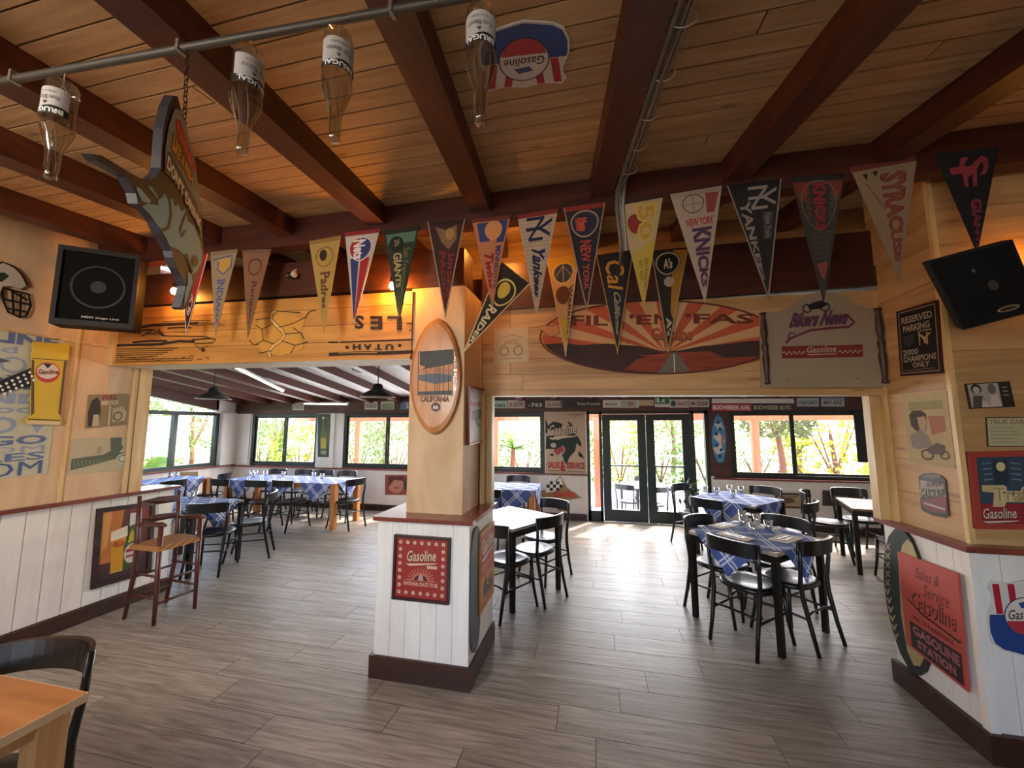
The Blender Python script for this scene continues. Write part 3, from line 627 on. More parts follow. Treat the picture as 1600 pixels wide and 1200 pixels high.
# ---- second table, by the door
T2 = Vector((1.72, 5.42)); table('square table with blue cloth near the surfboard panel', T2.x, T2.y, 45, .74, .74, M_PALETOP, M_IRON, .042); cloth('blue checked cloth over the table near the surfboard panel', T2.x, T2.y, 45, .74, .74, .95)
g2 = 'chairs around the table by the door'
chair(T2.x - .36, T2.y - .36, 45, 'black bentwood chair turned its back to the laid table, at the table near the surfboard', g2)
chair(T2.x - .42, T2.y + .42, -45, 'black bentwood chair standing against the side light of the glass door', g2)
chair(T2.x + .40, T2.y - .36, 140, 'black bentwood chair on the brown wood table side of the surfboard table', g2)
chair(T2.x + .38, T2.y + .40, 225, 'black bentwood chair under the wide window behind the surfboard table', g2)
for p in ((1120, 772), (1140, 768), (1146, 776), (1158, 770), (1102, 770)): q = at_z(p, .705); tumbler(q.x, q.y, .7045, 'clear glass tumbler on the cloth near the surfboard panel', 'tumblers near the surfboard')
# ---- bare table at the far right
T3 = Vector((3.20, 5.28)); table('bare brown table in the corner past the wide window', T3.x, T3.y, -17, .75, .75, wood('brown_top', '6d4b38', '94705a', 0, .25), M_IRON, .045)
chair(2.80, 5.62, -30, 'black bentwood chair at the corner of the bare brown table, near the small framed signs', 'chairs at the bare brown table')
chair(3.05, 4.82, 80, 'black bentwood chair tucked under the bare brown table', 'chairs at the bare brown table')
chair(3.25, 5.86, 265, 'black bentwood chair behind the bare brown table under the window', 'chairs at the bare brown table')
# ---- bare pale table behind the plinth
T4 = Vector((-.846, 3.87)); table('square table with bare pale top behind the panelled plinth', T4.x, T4.y, 58.8, .70, .70, M_PALETOP, M_IRON, .042)
g4 = 'chairs around the bare pale table'
chair_rear(at_z((868, 941), 0), 150, 'black bentwood chair standing alone in the aisle, drawn up to the bare pale table', g4)
chair_rear((-.44, 4.47), 238, 'black bentwood chair in front of the star-shaped sign, at the bare pale table', g4)
chair_rear((-.93, 3.28), 60, 'black bentwood chair half hidden by the panelled plinth', g4)
# ---- wooden table with cloth behind it
wl = dict(top=M_WOODLEG, legm=M_WOODLEG, legw=.085, apron=True)
table('orange wooden table with blue cloth under the window beside the racing poster', -1.72, 5.74, 0, 1.74, .66, **wl); long_cloth(['blue checked cloth on the column half of the table beside the racing poster', 'blue checked cloth hanging over the end of the table nearest the racing poster'], -2.59, -.85, 5.41, 6.07, n=2)
for x, a in ((-1.98, 270), (-1.28, 270)): chair(x, 6.22, a, 'black bentwood chair between the window and the wooden table beside the racing poster', 'chairs behind the table beside the racing poster')
chair(-1.42, 5.22, 88, 'black bentwood chair with its back to the bare pale table', 'chairs in front of the far cloth table'); chair(-2.1, 5.2, 92, 'black bentwood chair hidden behind the column at the far cloth table', 'chairs in front of the far cloth table')
# ---- long wooden table along the windows on the left
table('long orange wooden table with blue cloths under the left windows', -5.02, 5.72, 0, 2.10, .68, **wl); long_cloth(['blue checked cloth on the end of the long table nearest the end window', 'blue checked cloth on the middle of the long wooden table', 'blue checked cloth on the end of the long table nearest the column'], -6.07, -3.97, 5.38, 6.06, group='cloths on the long table', n=3)
for x, d, l in ((-5.78, 84, 'standing apart, back to the room, at the long table'), (-5.14, 93, 'between its two neighbours, back to the room, at the long table'), (-4.72, 86, 'back to the room beside the near leg of the long table')): chair(x, 5.26 + .05 * (d % 3), d, 'black bentwood chair ' + l, 'front chairs at the long table')
for x, d, l in ((-6.0, 270, 'behind the long table at the white corner of the window wall'), (-5.42, 268, 'behind the long table under the two-pane window'), (-4.98, 273, 'behind the long table under the bottle poster'), (-4.5, 270, 'behind the long table under the window next to the column')): chair(x, 6.22, d, 'black bentwood chair ' + l, 'rear chairs at the long table')
chair(-3.92, 5.6, 168, 'black bentwood chair at the end of the long wooden table', 'chair at the end of the long table')
for p in ((405, 742), (425, 738), (430, 741), (463, 741), (500, 744), (503, 748), (395, 746)): q = at_z(p, .705); tumbler(q.x, min(max(q.y, 5.5), 5.95), .7045, 'clear glass tumbler on the long wooden table', 'tumblers on the long table')
# ---- table behind the half wall
table('dark-legged table with blue cloth behind the white half wall', -4.68, 3.72, 0, .92, .62, M_PALETOP, M_IRON, .045); cloth('blue checked cloth on the table behind the white half wall', -4.68, 3.72, 0, .92, .62, .98)
chair_rear((-4.10, 3.44), 118, 'black bentwood chair beside the tall rush-seat chair', 'chairs at the half-wall table')
chair(-4.22, 4.12, 215, 'black bentwood chair in the aisle at the table behind the half wall', 'chairs at the half-wall table')
for p in ((298, 780), (304, 777)): q = at_z(p, .705); tumbler(q.x, q.y, .7045, 'clear glass tumbler on the table behind the half wall', 'tumblers behind the half wall')
# ---- table by the end window
table('wooden table with blue cloth under the end window', -7.0, 5.15, 90, 1.0, .7, **wl); cloth('blue checked cloth on the table under the end window', -7.0, 5.15, 90, 1.0, .7, 1.02)
chair(-6.62, 5.62, 205, 'black bentwood chair against the picture under the end window', 'chairs by the end window'); chair(-6.55, 4.8, 180, 'black bentwood chair at the end-window table, nearest the half wall', 'chairs by the end window')
for p in ((232, 745), (248, 743)): q = at_z(p, .705); tumbler(max(q.x, -7.25), min(max(q.y, 4.8), 5.5), .7045, 'clear glass tumbler on the table under the end window', 'tumblers by the end window')
# ---- corner of a brown table in the foreground and its chair
c = at_z((137, 1082), .70); b_ = at_z((0, 1055), .70); d1 = (b_ - c).normalized(); d2 = Vector((d1.y, -d1.x, 0)); d2 = -d2 if d2.y > 0 else d2
tc_ = c + d1 * .45 + d2 * .35; ang = math.degrees(math.atan2(-d1.y, -d1.x))
t9 = table('brown wooden table with thick pale legs close to the half wall', tc_.x, tc_.y, ang, .90, .70, M_TOPWOOD, wood('pale_leg', 'c98f52', 'e0ae74', 2, .45), .075, th=.028, inset=.025)
MB().box(-.452, .452, -.352, -.35, .672, .70).box(-.452, .452, .35, .352, .672, .70).box(-.452, -.45, -.35, .35, .672, .70).box(.45, .452, -.35, .35, .672, .70).build('edge_band', mat('d9b88f', .45), t9, world=False)
chair(-2.01, .935, 285, 'black bentwood chair pushed under the brown wooden table near the half wall', 'chair at the brown wooden table')
# ---- tall chair with arms and rush seat by the half wall
st = thing('tall_armchair', 'tall dark wooden armchair with woven rush seat by the half wall', 'chair', (-3.68, 2.76, 0))
L = {}
fl_, fr_, bl_, br_ = (-3.515, 2.60), (-3.49, 2.905), (-3.872, 2.63), (-3.86, 2.94)
for nm, (x, y), lean, hgt in (('f', fl_, .012, .80), ('f', fr_, .012, .80), ('b', bl_, -.0, 1.0), ('b', br_, -.0, 1.0)):
    if nm == 'f': MB().tube([(x, y, 0), (x - .006, y, .3), (x - .02, y, hgt - .03)], [.014, .018, .019], 10).build('leg', M_STOOL, st, smooth=True)
    else: MB().tube([(x, y, 0), (x + .055, y, .35), (x + .06, y, .62), (x + .035, y, 1.0)], [.014, .018, .019, .014], 10).build('leg', M_STOOL, st, smooth=True)
MB().hexa([(-3.835, 2.585, .575), (-3.505, 2.575, .575), (-3.485, 2.925, .575), (-3.83, 2.955, .575), (-3.83, 2.59, .61), (-3.51, 2.58, .615), (-3.49, 2.92, .615), (-3.825, 2.95, .61)]).build('seat', M_RUSH, st)
for (x0, y0), (x1, y1) in ((fl_, bl_), (fr_, br_)):
    MB().tube([(x1 + .055, y1, .76), ((x0 + x1) / 2, y0, .775), (x0 - .015, y0, .785), (x0 + .03, y0, .78)], [.014, .017, .021, .012], 8).build('armrest', M_STOOL, st, smooth=True)
for z in (.16, .33):
    for (p, q) in ((fl_, fr_), (bl_, br_), (fl_, bl_), (fr_, br_)):
        dz = .04 if (p, q) in ((fl_, bl_), (fr_, br_)) else 0
        dx = lambda c: (.03 if c in (bl_, br_) else -.004)
        MB().tube([(p[0] + dx(p), p[1], z + dz), (q[0] + dx(q), q[1], z + dz)], .010, 8).build('stretcher', M_STOOL, st, smooth=True)
for z, w_ in ((.93, .055), (.78, .045)):
    MB().plate([(-3.835 + .02, 2.63, z - w_ / 2), (-3.85 + .02, 2.78, z - w_ / 2), (-3.823 + .02, 2.94, z - w_ / 2), (-3.823 + .02, 2.94, z + w_ / 2), (-3.85 + .02, 2.78, z + w_ / 2 + .012), (-3.835 + .02, 2.63, z + w_ / 2)], (1, 0, 0), .014).build('back_slat', M_STOOL, st)
# ================================================================== signs, pennants and decorations
def LWp(p): return at_x(p, LX + .001)
def HLp(p): return at_y(p, 2.515)
def HRp(p): return at_y(p, 2.95)
def RSp(p): return at_x(p, RX + .022)
def RSl(p): return at_x(p, RX)
def RFp(p): return at_y(p, RY + .018)
def RFl(p): return at_y(p, RY)
def FWp(p): return at_y(p, FY - .001)
def PFp(p): return at_y(p, 2.405)
def PSp(p): return at_x(p, -.795)
def gasoline(S, a0, b0, a1, b1, col, shade=None, rise=.18, swoosh=True):
    """the sloping brush-style word with its pointed underline"""
    da, db = a1 - a0, b1 - b0
    if shade: S.text('Gasoline', a0 + .02 * da, b0 + .04 * db, a1 + .02 * da, b0 + .80 * db, shade, rise=rise, bold=.02, skew=.03)
    S.text('Gasoline', a0, b0, a1, b0 + .76 * db, col, rise=rise, bold=.014, skew=.03)
    if swoosh: S.poly([(a0 - .04 * da, b0 + .92 * db), (a1 + .06 * da, b0 + (.92 - rise * .95) * db), (a1 - .04 * da, b0 + (1.0 - rise * .9) * db), (a0 + .1 * da, b0 + 1.06 * db)], col)
PENS = []
class Pen(Sign):
    def P(s, a, b, k=None):
        L = s.TL + (s.TIP - s.TL) * b; R = s.TR + (s.TIP - s.TR) * b
        return L + (R - L) * a + s.n * ((s.k if k is None else k) + s.bend * math.sin(math.pi * min(max(b, 0), 1)) * .6)
def pennant(label, TL, TR, TIP, Y, felt, strip=None, edge=None, bend=.0, flip=None):
    TL, TR, TIP = [at_y(p, Y) for p in (TL, TR, TIP)]; root = thing('pennant', label, 'pennant', TIP, 0)
    n = Vector((0, -1, 0)); S = Pen(root, TL, TR - TL, TIP - TL, n, .0); S.TL, S.TR, S.TIP = TL, TR, TIP; S.bend = bend
    mb = MB(); N = 8; V = []; F = []
    for i in range(N + 1):
        b = i / N * .995
        for a in (0, 1): V += [S.P(a, b, .0015), S.P(a, b, -.0015)]
    for i in range(N):
        q = 4 * i; F += [(q, q + 2, q + 6, q + 4), (q + 1, q + 5, q + 7, q + 3), (q, q + 4, q + 5, q + 1), (q + 2, q + 3, q + 7, q + 6)]
    F += [(0, 1, 3, 2), (4 * N, 4 * N + 2, 4 * N + 3, 4 * N + 1)]; mb.add(V, F); mb.build('felt', felt, root)
    S.k = .002
    if strip: S.cur = 'header_strip'; S.poly([(0, 0), (1, 0), (1, .045), (0, .045)], strip)
    if edge:
        S.cur = 'edge_tape'
        for a0, a1 in ((0, .055), (.945, 1)):
            pts = [(a0, i / 8 * .99) for i in range(9)] + [(a1, i / 8 * .99) for i in range(8, -1, -1)]
            w_ = .0075
            L0 = [S.P(0 if a0 == 0 else 1, i / 10 * .99) for i in range(11)]; d = (S.TR - S.TL).normalized() * (w_ if a0 == 0 else -w_)
            S.up(); L1 = [p + d for p in L0]; S.mb().add([p + S.n * .0008 for p in L0 + L1], [(i, i + 1, i + 12, i + 11) for i in range(10)], edge)
    S.cur = 'lettering'; PENS.append(S); return S
def vtext(S, t, a0, b0, a1, b1, m, **k): return S.text(t, a0, b0, a1, b1, m, rot=90, **k)
def monogram(S, a0, b0, a1, b1, m, rot=0):
    q = (a1 - a0), (b1 - b0); S.text('N', a0 + .05 * q[0], b0 + .0 * q[1], a1 - .3 * q[0], b1 - .0 * q[1], m, rot=rot, bold=-.004); S.text('Y', a0 + .0 * q[0], b0 + .12 * q[1], a1, b1 - .12 * q[1], m, rot=rot, bold=.0)
G = mat
PY = 2.332
# front row along the main beam
S = pennant('red pennant with black tip hanging behind the fish cutout', (283, 402), (326, 396), (291, 524), PY, G('a01414', .8), None, G('c9b9a4', .8)); S.poly([(.0, .6), (1, .6), (1, .97), (0, .97)], G('2a1310', .8)); S.ring(.5, .62, .3, .14, .07, G('c98f80', .8)); vtext(S, 'AA', .35, .5, .7, .74, G('d8b0a0', .8))
S = pennant('tan and blue pennant reading INDIANA with a big letter P', (329, 394), (372, 389), (336, 527), PY, G('8f7c5e', .8), G('7d6a50', .8)); S.cur = 'emblem'; S.ell(.55, .17, .3, .1, G('b08a3c', .8)); S.line([(.1, .1), (.85, .07), (.9, .2), (.6, .28), (.3, .22), (.32, .13)], .012, G('4a4a78', .8)); S.cur = 'lettering'; vtext(S, 'INDIANA', .3, .34, .75, .86, G('474a80', .8), bold=.02)
S = pennant('brown pennant with dark red lettering and a round ring emblem', (379, 391), (424, 389), (387, 529), PY, G('7a5436', .8), G('6b482f', .8)); S.cur = 'emblem'; S.ring(.5, .2, .3, .1, .06, G('5a2a20', .8)); S.cur = 'lettering'; vtext(S, 'Rangers', .3, .36, .72, .84, G('5a1c18', .8), bold=.02)
S = pennant('mustard pennant reading Padres in brown', (483, 377), (533, 368), (506, 522), PY, G('a5843f', .8), G('8c6a30', .8)); S.cur = 'emblem'; S.ring(.5, .2, .34, .11, .04, G('7d5526', .8)); S.ell(.45, .18, .14, .06, G('2e160c', .8)); S.cur = 'lettering'; vtext(S, 'Padres', .28, .36, .78, .74, G('5c3216', .8), bold=.03)
S = pennant('white pennant with round red and blue emblem reading Nets', (539, 364), (594, 357), (553, 506), PY, G('b5a8a0', .8), G('8a2020', .8)); S.cur = 'stripes'; S.poly([(.12, .3), (.46, .3), (.46, .95), (.12, .95)], G('2b3568', .8)); S.poly([(.54, .3), (.9, .3), (.9, .95), (.54, .95)], G('a01818', .8)); S.cur = 'emblem'; S.ell(.5, .2, .4, .135, G('c9bdb4', .8)); S.ell(.48, .2, .36, .12, G('9c1c1c', .8), t0=90, t1=270, seg=16); S.ell(.5, .2, .36, .12, G('29336a', .8), t0=-90, t1=90, seg=16); S.cur = 'lettering'; vtext(S, 'Nets', .25, .1, .65, .31, G('d8d0c8', .8), bold=.04)
S = pennant('dark green pennant reading GIANTS with a cap emblem', (600, 361), (655, 353), (624, 503), PY, G('26301f', .8), G('1c2418', .8)); S.cur = 'emblem'; S.rect(.05, .05, .95, .16, G('55705a', .8)); S.ell(.35, .17, .24, .09, G('161a14', .8)); S.text('SF', .28, .12, .46, .19, G('a89a70', .8)); S.cur = 'lettering'; vtext(S, 'GIANTS', .2, .26, .55, .64, G('b09a68', .8), bold=.03); vtext(S, 'San Francisco', .62, .22, .85, .66, G('7d7a50', .8)); [S.line([(.2 + .15 * i, .66), (.2 + .15 * i, .95)], .004, G('6a6a48', .8)) for i in range(5)]
S = pennant('dark brown pennant reading SAN DIEGO PADRES in red', (668, 347), (727, 343), (696, 499), PY, G('3a1c16', .8), G('2a1410', .8), G('a8876a', .8)); S.cur = 'emblem'; S.poly([(.2, .06), (.5, .1), (.8, .05), (.85, .2), (.6, .3), (.35, .22)], G('7d5a3a', .8)); S.ell(.62, .14, .14, .06, G('9c7648', .8)); S.cur = 'lettering'; vtext(S, 'PADRES', .22, .32, .5, .88, G('7d1f1c', .8), bold=.03); vtext(S, 'SAN DIEGO', .6, .34, .82, .78, G('8a2a22', .8), bold=.02)
S = pennant('orange-lit pennant reading MINNESOTA Twins with bent tip', (737, 343), (798, 336), (770, 482), PY, G('b5704a', .8), G('6a2a1c', .8), bend=.03); S.cur = 'emblem'; S.rect(.12, .06, .45, .28, G('344070', .8)); S.rect(.7, .05, .95, .3, G('2f3a6a', .8)); S.ell(.58, .16, .26, .11, G('d08a50', .8)); S.cur = 'lettering'; vtext(S, 'Twins', .2, .4, .62, .8, G('8f1420', .8), bold=.04, skew=.1); vtext(S, 'MINNESOTA', .68, .34, .92, .8, G('2f2f60', .8), bold=.02)  # orange glow of the bulb is put into the felt colour
S = pennant('pinstriped cream pennant reading Yankees in navy script', (808, 336), (872, 326), (838, 496), PY, G('b79c80', .8), G('7d2418', .8)); S.cur = 'stripes'; [S.line([(.03, .07 + .037 * i), (.97, .07 + .037 * i)], .002, G('5a4a50', .8), up=(i == 0)) for i in range(22)]; S.cur = 'emblem'; monogram(S, .18, .05, .9, .28, G('1a1c38', .8), 90); S.cur = 'lettering'; vtext(S, 'Yankees', .3, .34, .82, .82, G('1c1e40', .8), bold=.04, skew=.12)
S = pennant('black pennant with round orange skyline emblem reading NEW YORK', (880, 325), (946, 316), (917, 488), PY, G('1e1c22', .8), G('8a2a1c', .8), G('9c7a60', .8)); S.cur = 'emblem'; S.ell(.5, .18, .4, .13, G('a8846a', .8)); S.ell(.5, .18, .36, .115, G('2a2838', .8)); S.poly([(.25, .12), (.5, .12), (.5, .24), (.25, .24)], G('a03c28', .8)); vtext(S, 'Mets', .32, .12, .58, .25, G('c04a30', .8), bold=.04); S.cur = 'lettering'; vtext(S, 'NEW YORK', .3, .34, .74, .8, G('a8402a', .8), bold=.03)
S = pennant('gold and white pennant with number 50 and a red ball', (966, 314), (1037, 301), (1006, 482), PY, G('b39a70', .8), G('3a2218', .8)); S.cur = 'emblem'; S.poly([(.0, .52), (1, .4), (1, .98), (0, .98)], G('b59a3a', .8)); S.ell(.32, .24, .22, .09, G('8a2c20', .8)); S.cur = 'numeral'; vtext(S, '50', .35, .06, .9, .42, G('c9a44a', .8), bold=.06); vtext(S, '50', .42, .08, .84, .40, G('b88c3a', .8), bold=.02); S.cur = 'lettering'; vtext(S, 'SAN FRANCISCO', .6, .56, .85, .86, G('5a4020', .8)); vtext(S, 'BAY AREA', .3, .58, .52, .76, G('5a4020', .8))
S = pennant('white pennant reading NEW YORK KNICKS with a ball drawing', (1047, 304), (1128, 290), (1102, 475), PY, G('a89482', .8), G('9a8878', .8)); S.cur = 'emblem'; S.ring(.42, .12, .24, .085, .02, G('4a3a34', .8)); S.line([(.18, .12), (.66, .12)], .003, G('4a3a34', .8)); S.line([(.42, .04), (.42, .2)], .003, G('4a3a34', .8)); S.poly([(.68, .04), (.95, .05), (.9, .22), (.72, .22)], G('8a3a34', .8)); S.cur = 'lettering'; S.text('NEW YORK', .18, .25, .9, .32, G('9c2a24', .8), bold=.03); vtext(S, 'KNICKS', .28, .34, .88, .86, G('6a3038', .8), bold=.05); vtext(S, 'KNICKS', .32, .35, .82, .85, G('3a3058', .8), bold=.01)
S = pennant('black pennant reading YANKEES along its pale left edge', (1135, 290), (1221, 279), (1201, 469), PY, G('1c191a', .8), G('141212', .8), G('8a7668', .8)); S.cur = 'emblem'; monogram(S, .34, .04, .92, .24, G('8f8078', .8), 90); S.rect(.6, .27, .88, .5, G('3a3634', .8)); vtext(S, 'New York', .66, .28, .84, .49, G('8f8078', .8)); S.cur = 'lettering'; vtext(S, 'YANKEES', .1, .16, .36, .84, G('8a7a6c', .8), bold=.03)
S = pennant('dark grey pennant with orange corners reading KNICKS in red', (1235, 277), (1320, 271), (1287, 474), PY, G('3a332e', .8), G('241e1c', .8)); S.cur = 'emblem'; S.poly([(.02, .05), (.36, .05), (.2, .2), (.06, .2)], G('7a3020', .8)); S.poly([(.7, .05), (.98, .05), (.95, .2), (.86, .2)], G('7a3020', .8)); S.ring(.5, .24, .42, .2, .03, G('6a5e52', .8)); [S.line([(.2, .46 + .04 * i), (.85, .45 + .04 * i)], .003, G('6a5e52', .8), up=(i == 0)) for i in range(6)]; S.poly([(.2, .7), (.85, .68), (.7, .82), (.35, .8)], G('8a4038', .8)); S.cur = 'lettering'; vtext(S, 'KNICKS', .38, .06, .66, .44, G('8f2226', .8), bold=.04); vtext(S, '1946', .16, .14, .32, .34, G('7a3a2c', .8)); vtext(S, 'SINCE', .74, .14, .88, .34, G('6a5e52', .8))
S = pennant('cream pennant with orange outlined letters reading SYRACUSE', (1328, 262), (1433, 243), (1405, 440), PY, G('8f7458', .8), G('6a2c20', .8)); S.cur = 'lettering'; vtext(S, 'SYRACUSE', .4, .1, .86, .84, G('6b2a20', .8), bold=.05); vtext(S, 'SYRACUSE', .43, .105, .83, .835, G('8a4030', .8), bold=.01); S.cur = 'emblem'; S.poly([(.14, .08), (.22, .08), (.18, .14)], G('241612', .8)); S.poly([(.3, .07), (.4, .07), (.34, .12)], G('241612', .8)); S.line([(.14, .16), (.4, .4)], .006, G('7a4a38', .8))
S = pennant('black pennant with red interlocked letters SF reading GIANTS', (1460, 240), (1560, 229), (1527, 397), PY, G('131317', .8), G('0f0f12', .8)); S.cur = 'emblem'; S.text('S', .34, .07, .88, .27, G('8f3038', .8), rot=90, bold=.02); S.text('F', .14, .16, .66, .36, G('8f3038', .8), rot=90, bold=.02); S.cur = 'lettering'; vtext(S, 'GIANTS', .44, .48, .82, .97, G('7a2830', .8), bold=.05)
# second row, on the header beam
P2 = 2.925
S = pennant('yellow and white pennant with bridge emblem and brown ball', (854, 406), (905, 396), (884, 558), P2, G('b59268', .8), None, G('c9b096', .8)); S.cur = 'emblem'; S.poly([(.06, .0), (.94, .0), (.94, .14), (.06, .2)], G('b58a28', .8)); S.poly([(.1, .62), (.9, .62), (.9, .9), (.1, .9)], G('b59a30', .8)); S.ell(.5, .17, .4, .11, G('c9a43a', .8)); S.ell(.5, .17, .34, .095, G('2a3a58', .8)); S.line([(.2, .2), (.5, .1), (.8, .2)], .004, G('c9a43a', .8)); S.line([(.5, .08), (.5, .26)], .004, G('c9a43a', .8)); S.ell(.45, .39, .34, .09, G('5a3420', .8)); S.cur = 'lettering'; vtext(S, 'WARRIORS', .72, .3, .92, .85, G('3a3a40', .8), bold=.02)
S = pennant('dark blue pennant with gold script Cal', (931, 399), (990, 390), (965, 555), P2, G('22262e', .8), None, G('b08a52', .8)); S.cur = 'lettering'; vtext(S, 'Cal', .2, .08, .8, .36, G('c08f34', .8), bold=.015, skew=.15); vtext(S, 'California', .4, .4, .74, .82, G('a89c8a', .8), bold=.02, skew=.15)
S = pennant('black and gold pennant with round letter A emblem and glove', (1017, 394), (1075, 389), (1044, 552), P2, G('231f1c', .8), None, G('b0946a', .8)); S.cur = 'emblem'; S.poly([(.6, .0), (.97, .0), (.97, .7), (.62, .6)], G('a87a28', .8)); S.ell(.45, .13, .4, .12, G('141210', .8)); S.ring(.45, .13, .38, .115, .05, G('a89c84', .8)); S.text("A's", .32, .08, .6, .18, G('c9bda4', .8), bold=.04); S.ell(.5, .31, .2, .05, G('a89c90', .8)); S.cur = 'lettering'; vtext(S, "A's", .3, .66, .8, .84, G('b5aa94', .8), bold=.04)
S = pennant('black pennant reading RAIDERS hung aslant against the column', (783, 408), (828, 444), (723, 553), PY + .006, G('2a2010', .8), None, G('d8b486', .8)); S.cur = 'emblem'; S.ring(.55, .24, .38, .15, .05, G('d8bc70', .8)); S.ell(.5, .22, .2, .09, G('d0a840', .8)); S.cur = 'lettering'; vtext(S, 'RAIDERS', .28, .42, .76, .92, G('d8c09a', .8), bold=.03)
for S in PENS: S.done()
# ---- murals painted on the header boards
SL = Sign(hl, HLp((171, 571)), HLp((644, 560)) - HLp((171, 571)), HLp((171, 470)) - HLp((171, 571)), (0, -1, 0), .002)
def px_sign(parent, plane, n, lift=.002):
    S = Sign(parent, (0, 0, 0), (1, 0, 0), (0, 0, -1), n, lift); S.P = lambda a, b, k=None: plane((a, b)) + S.n * (S.k if k is None else k); return S
ink = G('2a140c', .7)
S = px_sign(hl, HLp, (0, -1, 0)); S.cur = 'mural_paint'
for pts, w_ in (([(172, 540), (250, 538), (280, 533), (305, 534)], .022), ([(215, 512), (240, 508), (290, 506), (310, 505)], .025), ([(240, 515), (255, 525), (320, 526), (338, 531), (332, 536), (305, 537)], .01), ([(240, 515), (232, 520), (220, 526)], .01), ([(305, 538), (312, 545), (325, 541)], .006)): S.line(pts, w_, ink)
for i in range(7): S.line([(172 - i * .3, 546 + i * 3.4), (215, 545 + i * 3.3), (255 + 8 * (3 - i) if i < 5 else 300, 544 + i * 3.2)], .006, ink, up=(i == 0))
for (x0, y0, x1, y1, w_) in ((255, 503, 330, 501, .006), (262, 507, 345, 505, .007), (300, 509, 352, 508, .006), (220, 517, 238, 516, .014), (228, 522, 246, 523, .008), (262, 513, 300, 512, .012), (270, 519, 292, 520, .006), (208, 535, 262, 533, .018), (180, 541, 240, 540, .012)): S.line([(x0, y0), ((x0 + x1) / 2, (y0 + y1) / 2 - 1), (x1, y1)], w_, ink, up=False)
for i in range(12): S.line([(178 + i * 13, 557 + (i * 5) % 9), (186 + i * 13, 555 + (i * 7) % 9), (192 + i * 12, 558 + (i * 3) % 7)], .005, ink, up=False)
S.line([(248, 514), (252, 520), (258, 525)], .012, ink); S.line([(300, 531), (330, 529)], .012, ink); S.ell(318, 547, 3, 3, ink)
river = [(432, 486), (425, 490), (424, 500), (432, 508), (441, 516), (445, 524), (440, 532), (428, 540), (420, 550), (423, 558)]
S.poly([(405, 500), (450, 490), (478, 500), (470, 520), (475, 545), (440, 556), (410, 550), (400, 525)], G('c9903c', .7))
S.line(river, .035, ink); S.line(river, .025, G('d8a862', .7))
for a, b in (((432, 486), (470, 489)), ((424, 497), (400, 500)), ((436, 512), (460, 505)), ((460, 505), (478, 496)), ((445, 522), (470, 520)), ((470, 520), (476, 530)), ((428, 506), (410, 515)), ((410, 515), (400, 508)), ((410, 515), (412, 532)), ((412, 532), (430, 538)), ((412, 532), (398, 540)), ((440, 532), (462, 540)), ((462, 540), (482, 534)), ((425, 548), (405, 552)), ((462, 540), (455, 552)), ((478, 496), (484, 487)), ((484, 487), (494, 485)), ((470, 520), (458, 512)), ((398, 540), (390, 532))): S.line([a, b], .007, ink, up=False)
k0 = G('251008', .7)
S.text('S', 554, 493, 569, 514, k0, rot=180, bold=.03); S.text('E', 579, 494, 598, 515, k0, rot=180, bold=.03); S.text('L', 606, 494, 628, 516, k0, rot=180, bold=.03); S.rect(636, 505, 645, 507, k0); S.rect(640, 515, 645, 517, k0)
S.line([(514, 535), (529, 535)], .012, k0); S.line([(532, 535), (590, 533), (645, 531)], .012, k0)
for i, ch in enumerate('HATU'): S.text(ch, 552 + 17 * i, 538, 564 + 17 * i, 547, k0, rot=180, bold=.04)
S.ell(543, 543, 2.5, 2.5, k0); S.ell(625, 540, 2.5, 2.5, k0); S.line([(515, 554), (560, 552), (600, 552), (645, 550)], .026, k0); S.line([(530, 552), (590, 551)], .006, G('c9903c', .7)); S.done()
S = px_sign(hr, HRp, (0, -1, 0)); S.cur = 'mural_paint'
def oval(cx, cy, rx, ry, n=48): return [(cx + rx * math.cos(2 * math.pi * i / n), cy + ry * math.sin(2 * math.pi * i / n)) for i in range(n)]
OV = oval(1030, 527, 186, 57)
S.poly(OV, G('c79a6a', .7))
def inside(p, s=.985): return ((p[0] - 1030) / 186) ** 2 + ((p[1] - 527) / 57) ** 2 <= s * s
def clipray(a0, a1, cx=1040, cy=552):
    out = [(cx, cy)]
    for i in range(6):
        t = math.radians(a0 + (a1 - a0) * i / 5); x, y = cx, cy
        for _ in range(400):
            nx, ny = x + math.cos(t), y + math.sin(t) * .55
            if not inside((nx, ny)): break
            x, y = nx, ny
        out.append((x, y))
    return out
for i in range(9): S.poly(clipray(186 + i * 19.5, 186 + i * 19.5 + 9.5), G('b5512e', .7), up=(i == 0))
hills = [(850, 538), (880, 536), (905, 539), (950, 537), (1000, 541), (1035, 549), (1060, 548), (1095, 541), (1130, 538), (1170, 533), (1205, 531)]
low = [(1030 + 183 * math.cos(math.radians(t)), 527 + 56 * math.sin(math.radians(t))) for t in range(4, 168, 6)]
S.poly(hills + low, G('3b2622', .7)); S.poly([(1038, 551), (1110, 549), (1130, 558), (1205, 557), (1180, 565), (1120, 578), (1040, 583), (975, 578), (995, 562)], G('8a3a24', .7))
for i in range(14): S.line([(1000 + 11 * i - 3 * i * (i % 2), 556 + (i * 7) % 22), (1040 + 9 * i, 555 + (i * 7) % 22)], .004, G('4a2018' if i % 2 else 'b5552e', .7), up=(i == 0))
S.poly([(1048, 551), (1058, 551), (1080, 583), (1028, 583)], G('6a6258', .7)); S.line([(1053, 553), (1054, 582)], .008, G('c9c0b0', .7)); S.line(OV, .012, G('5a2318', .7), closed=True)
for t, a, b in (('FIL', 893, 950), ("'E", 983, 1018), ("N", 1022, 1046), ("'FAS", 1070, 1178)): S.text(t, a, 493 - (a - 893) * .016, b, 509 - (a - 893) * .016, G('6a2c1c', .7), bold=.03)
